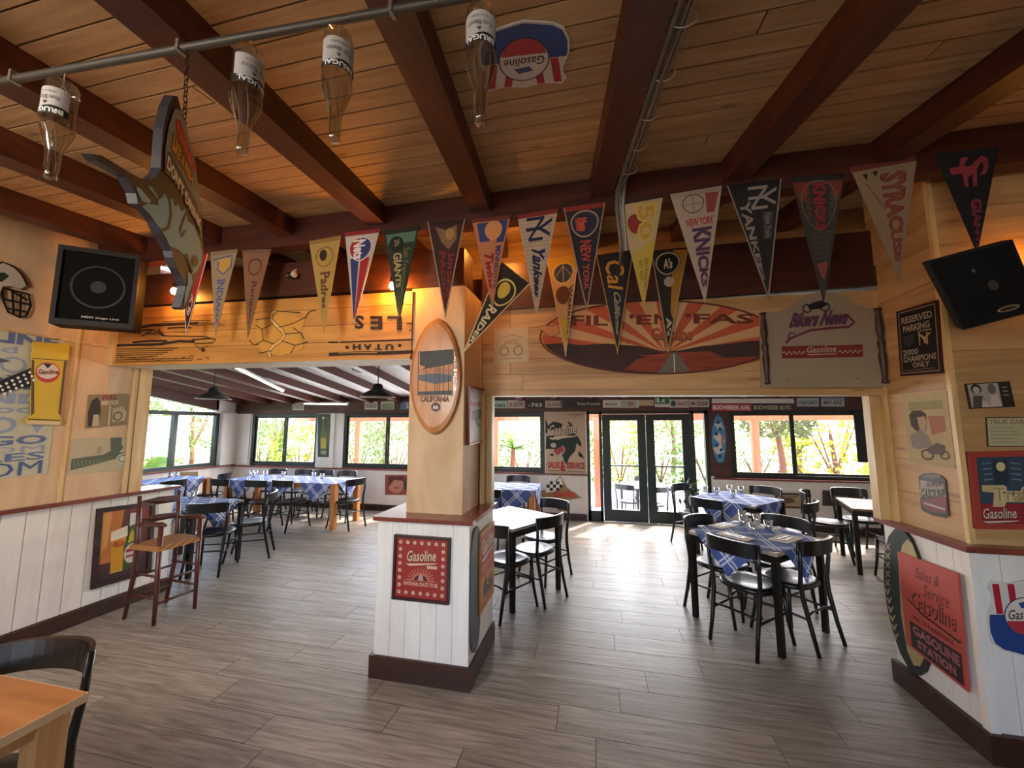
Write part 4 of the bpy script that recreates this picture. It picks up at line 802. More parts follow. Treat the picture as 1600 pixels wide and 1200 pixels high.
S.poly([(843, 510), (872, 508), (875, 520), (860, 527), (846, 516)], G('c9895a', .7)); S.line([(843, 510), (872, 508), (875, 520), (860, 527), (846, 516)], .005, G('7a3a24', .7), closed=True)
S.text('Gasoline', 1018, 512, 1082, 533, G('6a4632', .7), bold=.05); S.text('Gasoline', 1020, 513, 1081, 530, G('b5522e', .7), bold=.02); S.done()
# ---- small sketch sheet on the header
S = board('sketch_sheet', 'pale paper sheet with a faint line drawing pinned beside the painted oval', 'poster', HRp((772, 514)), HRp((826, 511)), HRp((772, 568)), .003, G('bfa98a', .8), part='sheet')
for pts in ([(.2, .3), (.5, .2), (.8, .28), (.7, .36), (.3, .38)], [(.2, .5), (.45, .42), (.8, .5)], [(.35, .38), (.3, .5)], [(.62, .36), (.7, .5)]): S.line(pts, .005, G('84765f', .8))
S.ring(.3, .66, .14, .14, .035, G('84765f', .8)); S.ring(.7, .66, .14, .14, .035, G('84765f', .8)); S.line([(.2, .88), (.8, .88)], .006, G('84765f', .8)); S.done()
# ---- white sign board with turned balusters
TLb, TRb, BLb = HRp((1186, 490)), HRp((1384, 482)), HRp((1188, 606)); u_, v_ = TRb - TLb, BLb - TLb; nb = Vector((0, -1, 0)); root = thing('sign_board', 'white arched wooden sign board with two dark turned balusters on the pine header', 'sign', TLb + u_ * .5 + v_)
S = Sign(root, TLb, u_, v_, nb, .0)
prof = [(0, 0), (.13, .0), (.25, -.08), (.36, -.2), (.5, -.26), (.64, -.2), (.76, -.06), (.88, .0), (1, 0), (1, 1), (0, 1)]
MB().plate([S.P(a, b, .018) for a, b in prof], nb, .018).build('board', G('9a8670', .6), root)
S.k = .0185; S.cur = 'print'; S.rect(.17, .46, .80, .62, G('7a2420', .6)); gasoline(S, .37, .47, .60, .58, G('b5a894', .6), rise=.05)
for i in range(9): S.rect(.18 + i * .02, .53 + .02 * (i % 2), .195 + i * .02, .55 + .02 * (i % 2), G('b5a894', .6)); S.rect(.62 + i * .019, .53 + .02 * (i % 2), .634 + i * .019, .55 + .02 * (i % 2), G('b5a894', .6))
S.text('Bikers News', .25, .02, .70, .22, G('6a2434', .6), bold=.05, rise=.1, skew=.1); S.text('Bikers News', .25, .025, .69, .215, G('4a3a58', .6), bold=.015, rise=.1, skew=.1)
S.line([(.2, .42), (.24, .36), (.4, .26), (.55, .24), (.7, .23), (.74, .17), (.7, .1), (.64, .1)], .016, G('6a2434', .6)); S.line([(.22, .36), (.24, .28), (.28, .3)], .012, G('5a3050', .6))
S.ring(.38, -.03, .04, .06, .012, K); S.ring(.52, -.04, .04, .06, .012, K); S.poly([(.38, -.06), (.43, -.11), (.5, -.13), (.54, -.07), (.48, -.02), (.4, -.01)], K); S.done()
for a in (.045, .945):
    pr = [(.010, 0), (.02, .01), (.012, .03), (.017, .12), (.022, .19), (.014, .235), (.02, .26), (.021, .285), (.013, .31), (.022, .37), (.018, .45), (.012, .50), (.022, .525)]
    base = S.P(a, .93, .03); base.z = S.P(a, .96, 0).z; sc_ = v_.length * .95 / .525
    MB().lathe([(r, z * sc_) for r, z in pr], base, 12).build('baluster', G('3a2620', .4), root, smooth=True)
for a in (.22, .75): MB().lathe([(.006, 0), (.006, .004)], S.P(a, .9, .02), 8).build('screw_hole', G('4a3a2c', .6), root)
# ---- left wall: lettered poster, beer cut-out, small posters, helmet plaque
TLq = Vector((LX + .001, 1.30, 2.27)); S = board('lettered_poster', 'large pale poster covered in blue block and script lettering on the left wall', 'poster', TLq, (LX + .001, 2.20, 2.30), (LX + .001, 1.30, 1.20), .004, G('b9b39a', .7), part='sheet', n=(1, 0, 0))
bl1, bl2, bl3 = G('5a6a90', .7), G('8a94a6', .7), G('3f5a86', .7)
rows = [('GASOLINE', .0, .09, bl1, .05), ('the road to', .1, .155, bl2, .02), ('FREEDOM', .17, .29, bl2, .0), ('INDY', .30, .40, bl1, .03), ('SOUND', .42, .50, bl2, .05), ('Road Body', .50, .58, bl2, .02), ('O A Y O V', .58, .70, bl2, .02), ('AND GO', .71, .78, bl1, .03), ('FREEDOM', .785, .83, bl2, .0), ('& RULES', .83, .89, bl1, .02), ('FREEDOM', .89, .99, bl3, .0)]
for t, b0, b1, m_, bo in rows: S.text(t, .03, b0 + .005, .97 if t not in ('SOUND', 'INDY', 'FREEDOM') else .96, b1, m_, bold=bo)
for i in range(5): S.text('E', .90, .06 + .09 * i, .97, .11 + .09 * i, bl1, bold=.03)
S.poly([(.35, .2), (.55, .17), (.7, .21), (.6, .235), (.4, .235)], G('4a4f60', .7)); S.poly([(.4, .93), (.6, .9), (.68, .97), (.5, 1.0), (.4, 1.0)], K); S.done()
root = thing('beer_glass_cutout', 'yellow beer glass cut-out with foam and round logo on the lettered poster', 'sign', LWp((60, 662)))
def lp(p, k=.022): return LWp(p) + Vector((k, 0, 0))
MB().plate([lp(p) for p in ((48, 534), (106, 538), (104, 562), (101, 563), (97, 602), (91, 652), (95, 658), (90, 664), (38, 663), (35, 656), (45, 650), (46, 566))], (1, 0, 0), .010).build('cut_board', G('c9a72e', .55), root)
S = px_sign(root, lambda p: LWp(p) + Vector((.022, 0, 0)), (1, 0, 0), .0006); S.line([(46, 560), (104, 564)], .005, K); S.poly([(46, 562), (50, 563), (50, 645), (45, 650)], G('5a4414', .6)); S.poly([(101, 564), (97, 563), (93, 600), (88, 645), (91, 650)], G('5a4414', .6)); S.line([(40, 655), (92, 657)], .008, G('3a2a10', .6)); S.poly([(40, 657), (92, 659), (90, 664), (38, 663)], G('c9b58a', .6))
S.ell(71, 582, 19, 16, G('b53a30', .6)); S.ell(71, 580, 17, 12, G('cbbfb0', .6)); S.text('Gasoline', 56, 577, 88, 585, G('7a2020', .6), bold=.04); S.poly([(64, 568), (78, 569), (71, 576)], K); S.done()
root = thing('polka_dot_ribbon', 'black ribbon board with white dots running up to the beer cut-out', 'sign', LWp((10, 612)))
MB().plate([lp(p, .018) for p in ((-30, 612), (0, 594), (48, 574), (62, 590), (48, 602), (0, 614), (-30, 628))], (1, 0, 0), .006).build('cut_board', G('15161c', .6), root)
S = px_sign(root, lambda p: LWp(p) + Vector((.018, 0, 0)), (1, 0, 0), .0006)
for i in range(8):
    for j in range(3): S.ell(-20 + i * 9 + j * 3, 612 - i * 4.3 + j * 6, 2.4, 2.2, WH, seg=8)
S.done()
S = board('service_poster', 'small sepia poster of a pump attendant headed FULL SERVICE', 'poster', LWp((138, 617)), LWp((201, 615)), LWp((133, 670)), .004, G('8c7656', .7), part='sheet', n=(1, 0, 0)); S.text('FULL', .34, .03, .7, .17, G('8a2a20', .7), bold=.04); S.text('SERVICE', .3, .2, .74, .33, G('c9b48a', .7), bold=.05); S.poly([(.08, .18), (.2, .08), (.28, .2), (.32, .5), (.28, .95), (.05, .95), (.02, .5)], G('3a3024', .7)); S.rect(.52, .36, .56, .98, G('c9b894', .7)); S.poly([(.6, .45), (.85, .4), (.98, .6), (.95, .85), (.62, .88)], G('b5a07a', .7)); S.ring(.75, .7, .12, .14, .03, G('4a3e2c', .7)); S.poly([(.15, .6), (.28, .6), (.3, .95), (.14, .95)], G('b9a680', .7)); S.done()
S = board('forearm_poster', 'wide pale poster of a grey-green arm holding a cloth, beneath the sepia poster', 'poster', LWp((113, 686)), LWp((207, 683)), LWp((106, 742)), .004, G('b5a888', .7), part='sheet', n=(1, 0, 0)); gg = G('5b6250', .7); S.poly([(.02, .56), (.5, .5), (.63, .4), (.6, .0), (.8, .0), (.8, .2), (.85, .32), (.78, .45), (.98, .5), (.98, .58), (.7, .66), (.3, .8), (.02, .88)], gg)
for i in range(8): S.line([(.05 + .06 * i, .62), (.09 + .06 * i, .78)], .004, G('8a8a70', .7), up=(i == 0)); 
S.ell(.86, .66, .12, .16, G('c9c0a8', .7)); S.ring(.86, .66, .09, .12, .02, G('6a6a58', .7)); S.rect(.4, .26, .47, .46, G('a09070', .7)); S.done()
root = thing('helmet_plaque', 'white football helmet plaque with black face mask on the left wall', 'sign', LWp((10, 498)))
MB().plate([lp(p, .03) for p in ((-50, 440), (-30, 420), (0, 410), (18, 418), (30, 430), (38, 446), (28, 452), (12, 447), (0, 448), (-6, 462), (-40, 478))], (1, 0, 0), .03).build('shell', G('b5a898', .4), root)
S = px_sign(root, lambda p: LWp(p) + Vector((.03, 0, 0)), (1, 0, 0), .0006); S.poly([(-30, 428), (2, 426), (10, 432), (0, 440), (-30, 446)], G('1f3a2a', .5)); S.line([(-30, 420), (0, 410), (18, 418), (30, 430), (38, 446)], .012, K); S.done()
S = px_sign(root, lambda p: LWp(p) + Vector((.02, 0, 0)), (1, 0, 0), .0006); S.cur = 'face_mask'
for pts in ([(0, 450), (10, 452), (42, 460), (45, 478)], [(45, 478), (38, 494), (28, 496), (10, 488), (2, 470), (0, 450)], [(3, 468), (44, 476)], [(8, 482), (40, 488)], [(16, 453), (18, 490)], [(30, 456), (28, 496)], [(10, 452), (40, 470)]): S.line(pts, .014, K)
S.done()
# ---- framed beer picture on the half wall
S = board('beer_picture', 'dark-framed picture of a beer glass and green bottle on the white half wall', 'picture', at_x((150, 795), LX), at_x((241, 783), LX), at_x((140, 921), LX), .012, G('5a2018', .5), frame=G('2a1712', .45), fw=.035, n=(1, 0, 0))
S.poly([(.1, .06), (.45, .06), (.4, .4), (.3, .7), (.08, .8)], G('b5682a', .5)); S.poly([(.1, .06), (.25, .06), (.2, .5), (.1, .6)], G('c98f45', .5)); S.poly([(.1, .72), (.92, .72), (.92, .94), (.1, .94)], G('3a1c1c', .5)); S.poly([(.55, .06), (.92, .06), (.92, .3), (.6, .3)], G('7a2c20', .5))
S.poly([(.26, .34), (.52, .28), (.49, .86), (.28, .86)], G('c98a10', .5)); S.poly([(.25, .33), (.52, .28), (.53, .42), (.25, .45)], G('d8c8ae', .5)); S.ring(.39, .5, .1, .04, .02, G('a8381c', .5)); S.text('Bira', .32, .475, .46, .525, G('a8381c', .5), bold=.03); S.line([(.27, .86), (.49, .86)], .008, G('d8b060', .5))
S.poly([(0.56, .12), (0.64, .12), (0.64, .3), (0.67, .42), (0.74, .54), (0.74, .86), (0.48, .86), (0.48, .54), (0.54, .42)], G('3a4a14', .5)); S.poly([(0.55, .12), (0.65, .12), (0.65, .28), (0.55, .29)], G('c9c0bc', .5)); S.poly([(0.57, .4), (0.61, .33), (0.64, .4), (0.64, .5), (0.54, .52)], G('b5a020', .5)); S.ell(.61, .66, .12, .13, G('c9b0a4', .5)); S.rect(.52, .6, .70, .64, G('8a2a24', .5)); S.rect(.52, .68, .70, .71, G('8a2a24', .5)); S.done()
# ---- plinth: framed red sign, board with 66 panel; column: surfboard, red framed notice
S = board('red_framed_sign', 'red sign with star border in a dark frame on the plinth front', 'sign', PFp((618, 834)), PFp((705, 840)), PFp((614, 934)), .010, G('8f1f18', .5), frame=G('33160f', .45), fw=.017, n=(0, -1, 0))
cr_ = G('cfae90', .5); gasoline(S, .24, .24, .76, .46, cr_, G('3a1410', .5), rise=.2); S.rect(.6, .45, .78, .495, G('caa08a', .5))
for i in range(13): t = math.radians(180 + 15 * i); S.line([(.5 + .14 * math.cos(t), .68 + .11 * math.sin(t)), (.5 + .24 * math.cos(t), .68 + .19 * math.sin(t))], .0065, G('b8664e', .5), up=(i == 0))
S.ell(.5, .68, .15, .11, G('b8664e', .5), t0=180, t1=360, seg=14); S.ell(.5, .685, .12, .085, G('4a1814', .5), t0=180, t1=360, seg=12); S.poly([(.47, .60), (.53, .60), (.55, .685), (.45, .685)], G('b08a80', .5)); S.rect(.2, .685, .8, .692, G('b8664e', .5)); S.text('NATIONAL PLACE TO BE', .2, .71, .8, .77, G('cfa08a', .5), bold=.03)
def star(S, a, b, r, m):
    q = S.u.length / S.v.length; S.poly([(a + r * (1 if i % 2 == 0 else .62) * math.cos(i * math.pi / 8), b + r * q * (1 if i % 2 == 0 else .62) * math.sin(i * math.pi / 8)) for i in range(16)], m, up=False)
S.cur = 'star_border'; S.up()
SP = [(.12 + .127 * i, .11) for i in range(7)] + [(.12 + .127 * i, .88) for i in range(7)] + [(.12, .22 + .11 * i) for i in range(6)] + [(.882, .22 + .11 * i) for i in range(6)]
for a, b in SP: star(S, a, b, .036, G('d8bfa0', .5))
S.up()
for a, b in SP: star(S, a, b, .014, G('5a1a14', .5))
S.done()
def oval_plate(plane, n, pts, th, nm, m, root, off=0.0):
    n = Vector(n); return MB().plate([plane(p) + n * (th + off) for p in pts], n, th).build(nm, m, root)
root = thing('longboard_sign', 'grey rounded board with red and orange 66 road sign on the plinth side', 'sign', PSp((742, 1010)))
zc, yc, hh, hw_ = .55, 2.52, .385, .10
ovp = [(-.795 + .013, yc + hw_ * math.copysign(abs(math.cos(t)) ** .8, math.cos(t)), zc + hh * math.copysign(abs(math.sin(t)) ** .55, math.sin(t))) for t in [2 * math.pi * i / 36 for i in range(36)]]
MB().plate(ovp, (1, 0, 0), .013).build('board', G('4a4a4a', .5), root)
TL_, TR_, BL_ = Vector((-.781, 2.575, .88)), Vector((-.781, 2.93, .88)), Vector((-.781, 2.575, .36))
MB().plate([TL_ + Vector((.01, 0, 0)), TR_ + Vector((.01, 0, 0)), TR_ + BL_ - TL_ + Vector((.01, 0, 0)), BL_ + Vector((.01, 0, 0))], (1, 0, 0), .01).build('panel', G('c07c30', .5), root)
S = Sign(root, TL_ + Vector((.01, 0, 0)), TR_ - TL_, BL_ - TL_, (1, 0, 0), .0005); S.rect(.03, .06, .97, .44, G('b03030', .5)); gasoline(S, .1, .12, .92, .38, G('d8c8b4', .5), G('4a1a18', .5), rise=.2); S.rect(.03, .46, .97, .60, G('c0653a', .5)); S.text('ROADHOUSE', .06, .48, .94, .58, G('a8382a', .5), bold=.03); S.text('66', .2, .64, .85, .88, G('3a3a28', .5), bold=.06); S.line([(.1, .94), (.7, .94)], .012, G('a8382a', .5)); S.done()
# surfboard on the column front
cS = at_y((683, 590), 2.53); root = thing('surfboard', 'long varnished wooden surfboard with sunset palm picture on the column', 'surfboard', at_y((685, 678), 2.53)); hS = (at_y((683, 498), 2.53).z - at_y((683, 679), 2.53).z) / 2; wS = .192
cz_ = (at_y((683, 498), 2.53).z + at_y((683, 679), 2.53).z) / 2; cx_ = at_y((682, 590), 2.53).x
mb = MB(); V = []; F = []; NS = 30
for (off, sc) in ((.0, .93), (.012, 1.0), (.028, .97), (.032, .88)):
    for i in range(NS):
        t = 2 * math.pi * i / NS; V.append((cx_ + wS * sc * math.copysign(abs(math.cos(t)) ** 1.12, math.cos(t)) * (1 + .04 * math.sin(t) * -1), 2.53 - .004 - off, cz_ + hS * sc * math.sin(t)))
for l in range(3):
    for i in range(NS): a = l * NS + i; b = l * NS + (i + 1) % NS; F.append((a, b, b + NS, a + NS))
F += [tuple(range(NS)), tuple(range(4 * NS - 1, 3 * NS - 1, -1))]; mb.add(V, F); mb.build('board', wood('surf_wood', 'a5642c', 'c78848', 2, .3, 6, 2, .03, coat=.4), root)
S = px_sign(root, lambda p: at_y(p, 2.53 - .0365), (0, -1, 0), .0006); S.cur = 'picture'; S.poly([(656, 550), (708, 546), (706, 617), (654, 617)], G('c98a52', .5)); S.poly([(656, 550), (708, 546), (708, 568), (690, 572), (670, 575), (656, 570)], G('23262c', .5)); S.poly([(655, 586), (680, 583), (707, 586), (706, 596), (680, 600), (655, 594)], G('4a5668', .5)); S.poly([(654, 612), (706, 610), (706, 617), (654, 617)], G('2c3440', .5)); S.poly([(655, 577), (690, 574), (707, 577), (707, 584), (655, 584)], G('b5785a', .5))
for x in (667, 681, 685, 688, 694, 702): S.line([(x, 566 + (x % 5)), (x - 1.5, 616)], .004, K)
S.poly([(660, 578), (667, 571), (676, 576), (668, 575)], K); S.line([(654, 550), (709, 546), (707, 618), (653, 618)], .004, K, closed=True); S.cur = 'side_lettering'; S.text('VENICE BEACH', 709, 552, 714, 606, G('5a3418', .5), rot=-90); S.cur = 'lettering'; S.text('CALIFORNIA', 657, 619, 702, 628, G('5a3418', .5), bold=.02); S.cur = 'round_badge'; S.ell(681, 636, 7, 7, G('4a2030', .5)); S.text('66', 677, 633, 685, 639, WH, bold=.03); S.done()
S = board('red_framed_notice', 'white notice with red lettering in a thin red frame on the column side', 'sign', at_x((730, 603), -.882), at_x((754, 608), -.882), at_x((730, 696), -.882), .008, G('c0bcb4', .5), frame=G('8f2a24', .45), fw=.012, n=(1, 0, 0)); S.text('Route Mix', .12, .24, .88, .34, G('a82a24', .5), bold=.03); S.poly([(.2, .42), (.8, .38), (.88, .48), (.6, .62), (.7, .7), (.55, .72), (.3, .52)], G('4a5a50', .5)); S.text('66', .2, .5, .4, .58, G('a82a24', .5)); [S.line([(.2, .08 + .03 * i), (.8, .08 + .03 * i)], .003, G('a05a54', .5), up=(i == 0)) for i in range(4)]; S.done()
# ---- right wall
S = board('parking_sign', 'dark parking sign with maroon border reading RESERVED PARKING 2000 CHAMPIONS ONLY', 'sign', RSp((1403, 487)), RSp((1468, 468)), RSp((1410, 588)), .010, G('3a1418', .4), part='plate', n=(-1, 0, 0))
gp = G('8f8070', .5); S.rect(.055, .035, .945, .965, gp); S.rect(.075, .05, .925, .95, G('17191c', .4))
for t, a0, b0, a1, b1 in (('RESERVED', .13, .12, .87, .22), ('PARKING', .16, .25, .8, .35), ('2000', .12, .61, .5, .70), ('CHAMPIONS', .12, .71, .9, .80), ('ONLY', .34, .81, .74, .89)): S.text(t, a0, b0, a1, b1, G('a09484', .5), bold=.03)
monogram(S, .52, .40, .84, .58, G('b09c68', .5)); S.line([(.52, .385), (.66, .37), (.84, .385)], .008, gp); S.poly([(.16, .42), (.42, .40), (.44, .5), (.3, .58), (.16, .52)], G('3a3c40', .5)); S.line([(.14, .92), (.86, .92)], .003, gp); S.done()
S = board('rider_poster', 'aged paper poster of a dark-haired rider above a motorcycle on the pine wall', 'poster', RSp((1411, 617)), RSp((1480, 612)), RSp((1422, 722)), .003, G('b5a078', .8), part='sheet', n=(-1, 0, 0))
S.poly([(.12, .12), (.88, .1), (.9, .22), (.12, .24)], G('9a9060', .8)); S.poly([(.55, .32), (.9, .32), (.9, .52), (.6, .58)], G('a8705a', .8)); S.poly([(.12, .3), (.22, .24), (.42, .24), (.52, .3), (.5, .42), (.44, .54), (.3, .56), (.2, .5), (.14, .46)], G('4a3c34', .8)); S.poly([(.3, .34), (.48, .32), (.52, .42), (.44, .56), (.34, .52)], G('b0927a', .8)); S.poly([(.1, .6), (.34, .52), (.5, .6), (.6, .74), (.2, .8), (.1, .76)], G('8a8274', .8)); S.ring(.45, .86, .14, .075, .03, G('5c5448', .8)); S.ring(.82, .84, .1, .06, .025, G('5c5448', .8)); S.poly([(.45, .78), (.7, .68), (.85, .72), (.8, .84), (.5, .84)], G('6a5a54', .8)); S.done()
for a, b in ((.02, .98), (.97, .98)): pass
root = thing('oil_can_sign', 'printed oil can cut-out reading GASOLINE on the pine wall', 'sign', RSp((1460, 808)))
canp = [(1437, 744), (1444, 740), (1458, 739), (1472, 743), (1479, 750), (1485, 806), (1478, 809), (1460, 806), (1445, 799), (1441, 795)]
oval_plate(RSp, (-1, 0, 0), canp, .006, 'cut_board', G('30241f', .5), root); S = px_sign(root, RSp, (-1, 0, 0), .0065); S.poly([(1440, 750), (1476, 756), (1478, 770), (1440, 762)], G('a08e80', .5)); S.poly([(1440, 763), (1479, 771), (1480, 776), (1440, 778)], G('b09c74', .5)); S.text('GASOLINE', 1441, 764, 1479, 780, K, bold=.05, rise=.0); S.poly([(1441, 780), (1481, 776), (1482, 802), (1460, 800), (1445, 794)], G('7a2c28', .5)); S.ell(1458, 744.5, 15, 3.2, G('6a5a52', .5)); S.line([(1446, 786), (1479, 796)], .012, G('b09c94', .5)); S.text('SUPER', 1450, 753, 1474, 761, G('5a4a40', .5), bold=.03); S.done()
S = board('monochrome_photo', 'black and white photo print of people on the front pine wall', 'photo', RFp((1506, 600)), RFp((1574, 596)), RFp((1514, 639)), .012, G('2c2420', .5), part='print_block', n=(0, -1, 0)); S.poly([(.02, .04), (.72, .04), (.72, .96), (.02, .96)], G('a89c92', .5)); S.ell(.2, .24, .12, .2, K); S.ell(.2, .28, .08, .15, G('b5a89c', .5)); S.poly([(.05, .96), (.1, .5), (.3, .5), (.42, .96)], G('4a4440', .5)); S.poly([(.3, .6), (.45, .96), (.25, .96)], G('c0b4a8', .5)); S.ell(.55, .26, .09, .2, G('6a625c', .5)); S.poly([(.45, .96), (.5, .5), (.64, .5), (.7, .96)], G('c0b4a8', .5)); S.rect(.74, .04, .98, .96, G('241e1c', .5)); [S.rect(.78, .2 + .15 * i, .9, .25 + .15 * i, G('8a8078', .5)) for i in range(3)]; S.done()
S = board('certificate', 'pale certificate sheet in a thin dark edge above the red-framed sign', 'picture', RFp((1539, 652)), RFp((1640, 651)), RFp((1542, 698)), .006, G('3a3020', .6), part='backing', n=(0, -1, 0)); S.rect(.012, .03, .988, .97, G('b5ab88', .7)); S.text('TRUE ZABRISKIE', .04, .08, .9, .24, G('8a7c60', .7), bold=.02); [S.line([(.05, .36 + .12 * i), (.42 + .05 * (i % 3), .36 + .12 * i)], .0035, G('8f8568', .7), up=(i == 0)) for i in range(5)]; S.poly([(.58, .5), (.68, .46), (.74, .8), (.6, .88)], G('4a4438', .7)); S.done()
S = board('red_framed_tray_sign', 'blue and red sign in a wide red frame on the front pine wall', 'sign', RFp((1508, 706)), RFp((1690, 702)), RFp((1519, 825)), .010, G('2c4254', .5), frame=G('a03830', .4), fw=.028, n=(0, -1, 0))
S.rect(.03, .68, .97, .98, G('8a1c2c', .5)); gasoline(S, .09, .74, .38, .92, G('cbbca4', .5), G('4a1018', .5), rise=.08); S.text('S', .42, .72, .52, .84, G('6a1420', .5)); S.poly([(.1, .44), (.3, .44), (.3, .52), (.26, .55), (.6, .5), (.6, .66), (.3, .66), (.28, .72), (.18, .72), (.2, .54), (.1, .52)], G('c0ab7c', .5)); S.text('Traffic', .2, .46, .62, .66, G('c9b78e', .5), bold=.08); S.text('Traffic', .2, .47, .62, .65, G('9a8458', .5)); S.rect(.22, .12, .34, .44, G('1e3040', .5)); S.ell(.28, .2, .04, .06, G('c9c090', .5))
for i in range(4): S.line([(.12 + .0 * i, .16 + .07 * i), (.2, .15 + .07 * i)], .006, G('6a8494', .5)); S.line([(.36, .15 + .07 * i), (.45, .17 + .07 * i)], .006, G('6a8494', .5))
S.done()
# tyre-shaped board with red sign on the boarded side face
root = thing('tyre_board_sign', 'dark green oval tyre-like board with coral sign reading GASOLINE STATION', 'sign', RSl((1440, 1050)))
tp = [(1386, 905), (1388, 860), (1394, 838), (1404, 826), (1416, 827), (1428, 842), (1438, 866), (1446, 900), (1452, 950), (1455, 1000), (1456, 1034), (1450, 1050), (1440, 1056), (1426, 1046), (1412, 1020), (1400, 985), (1392, 950)]
oval_plate(RSl, (-1, 0, 0), tp, .020, 'board', G('1b241d', .45), root); S = px_sign(root, RSl, (-1, 0, 0), .0205); S.cur = 'inner_oval'; S.poly([(1410, 880), (1416, 852), (1424, 843), (1432, 850), (1440, 872), (1446, 930), (1450, 1000), (1450, 1030), (1444, 1042), (1434, 1040), (1424, 1018), (1414, 960)], G('b09a68', .5)); S.cur = 'tread_marks'
for i in range(11): S.text('X' if i < 5 else 'v', 1388.5 + max(0, i - 5) * 2.6, 850 + i * 14, 1398 + max(0, i - 5) * 2.8, 860 + i * 14, G('a08f68', .5), bold=.03)
S.done()
pan = [(1412, 862), (1508, 897), (1525, 1083), (1427, 1007)]
oval_plate(RSl, (-1, 0, 0), pan, .012, 'panel', G('b04a40', .5), root, off=.0215)
S = px_sign(root, RSl, (-1, 0, 0), .0341)
def quad_sign(S, q):      # q: TL TR BR BL in the pixels of the plane -> unit square
    base = S.P
    def P(a, b, k=None):
        x = (q[0][0] * (1 - a) + q[1][0] * a) * (1 - b) + (q[3][0] * (1 - a) + q[2][0] * a) * b; y_ = (q[0][1] * (1 - a) + q[1][1] * a) * (1 - b) + (q[3][1] * (1 - a) + q[2][1] * a) * b
        return base(x, y_, k)
    S.P = P; S.u = Vector((0, .6, 0)); S.v = Vector((0, 0, -.8)); return S
quad_sign(S, pan); S.text('Sales &', .28, .09, .68, .2, G('5a1c18', .5), skew=.1); S.text('Service', .4, .23, .82, .35, G('5a1c18', .5), skew=.1); gasoline(S, .16, .34, .90, .58, G('a8483c', .5), G('2c100e', .5), rise=.02); S.line([(.1, .47), (.3, .545), (.94, .6), (.97, .585)], .010, G('2c100e', .5)); S.text('ONE OF A KIND PLACE', .14, .62, .84, .665, G('4a1612', .5)); S.rect(.1, .70, .95, .97, G('241210', .5)); S.text('GASOLINE', .14, .725, .92, .82, G('9a5a58', .5), bold=.04); S.text('STATION', .2, .85, .84, .94, G('9a5a58', .5), bold=.04); S.done()
# shield sign; one on the boarded front face, one upside down on the ceiling
def shield(name, label, O, U, V_, n, flip=False):
    root = thing(name, label, 'sign', Vector(O) + Vector(U) * .5 + Vector(V_)); S = Sign(root, O, U, V_, n, 0)
    out = [(.06, .0), (.14, .03), (.3, .045), (.42, .02), (.5, .0), (.58, .02), (.7, .045), (.86, .03), (.94, .0), (1.0, .1), (.95, .2), (.945, .3), (.98, .42), (1.0, .55), (.985, .7), (.92, .85), (.8, .93), (.65, .965), (.5, 1.0), (.35, .965), (.2, .93), (.08, .85), (.015, .7), (.0, .55), (.02, .42), (.055, .3), (.05, .2), (.0, .1)]
    MB().plate([S.P(a, b, .006) for a, b in out], n, .006).build('plate', G('cfc6bc', .35), root)
    S.k = .0065; s_ = .95; ins = [(.5 + (a - .5) * s_, .5 + (b - .5) * s_) for a, b in out]
    lowp = [p for p in ins if p[1] >= .47]; S.cur = 'blue_field'; S.poly([(.03, .46), (.97, .46)] + [p for p in ins[13:24]], G('20407c', .35))
    S.cur = 'red_stripes'
    for a0 in (.06, .26, .66, .86): S.poly([(a0, .055), (a0 + .09, .055), (a0 + .09 + .06 * (1 if a0 < .5 else -1), .45), (a0 + .06 * (1 if a0 < .5 else -1), .45)], G('a82030', .35))
    S.cur = 'logo'; q = S.u.length / S.v.length; S.ell(.5, .46, .285, .285 * q, G('2a2440', .35)); S.ell(.5, .46, .27, .27 * q, G('cfc4ba', .35)); S.ell(.5, .5, .25, .25 * q, G('a8303a', .35), t0=10, t1=170, seg=14)
    S.poly([(.26, .42), (.74, .38), (.74, .5), (.26, .53)], G('cfc4ba', .35)); gasoline(S, .27, .39, .73, .56, G('3a2420', .35), rise=.08, swoosh=False); S.poly([(.4, .3), (.56, .27), (.62, .35), (.44, .37)], G('2c4a80', .35)); S.done(); return root
shield('shield_sign', 'red, white and blue shield sign on the boarded wall beside the coral sign', RFl((1541, 905)), RFl((1660, 905)) - RFl((1541, 905)), RFl((1541, 1024)) - RFl((1541, 905)), (0, -1, 0))
def CEp(p): return on_plane(p, (0, CY0, CZ0 - .001), Vector((0, CS, -1)).normalized())
nC = Vector((0, CS, -1)).normalized()
o_ = CEp((885, 128)); shield('shield_sign', 'red, white and blue shield sign fixed upside down to the ceiling boards', o_, CEp((757, 142)) - o_, CEp((896, 20)) - o_, nC)
# ---- loudspeakers
def slab_box(root, TL, TR, BL, depth, n): return MB().plate([TL, TR, TR + BL - TL, BL], n, depth)
sTL, sTR, sBL = Vector((-3.85, 1.955, 2.93)), Vector((-3.5, 2.243, 2.935)), Vector((-3.85, 1.955, 2.335)); nS = (sBL - sTL).cross(sTR - sTL).normalized(); nS = nS if nS.dot(CC - sTL) > 0 else -nS
root = thing('stage_monitor', 'large black stage loudspeaker with round woofer hanging by the left wall', 'speaker', sBL); slab_box(root, sTL, sTR, sBL, .13, nS).build('cabinet', mat('140e0b', .7, 0, 0, .25), root)
fm = MB(); S = Sign(root, sTL, sTR - sTL, sBL - sTL, nS, 0)
for a0, b0, a1, b1 in ((0, 0, 1, .06), (0, .93, 1, 1), (0, .06, .06, .93), (.94, .06, 1, .93)): fm.plate([S.P(a0, b0, .03), S.P(a1, b0, .03), S.P(a1, b1, .03), S.P(a0, b1, .03)], nS, .03)
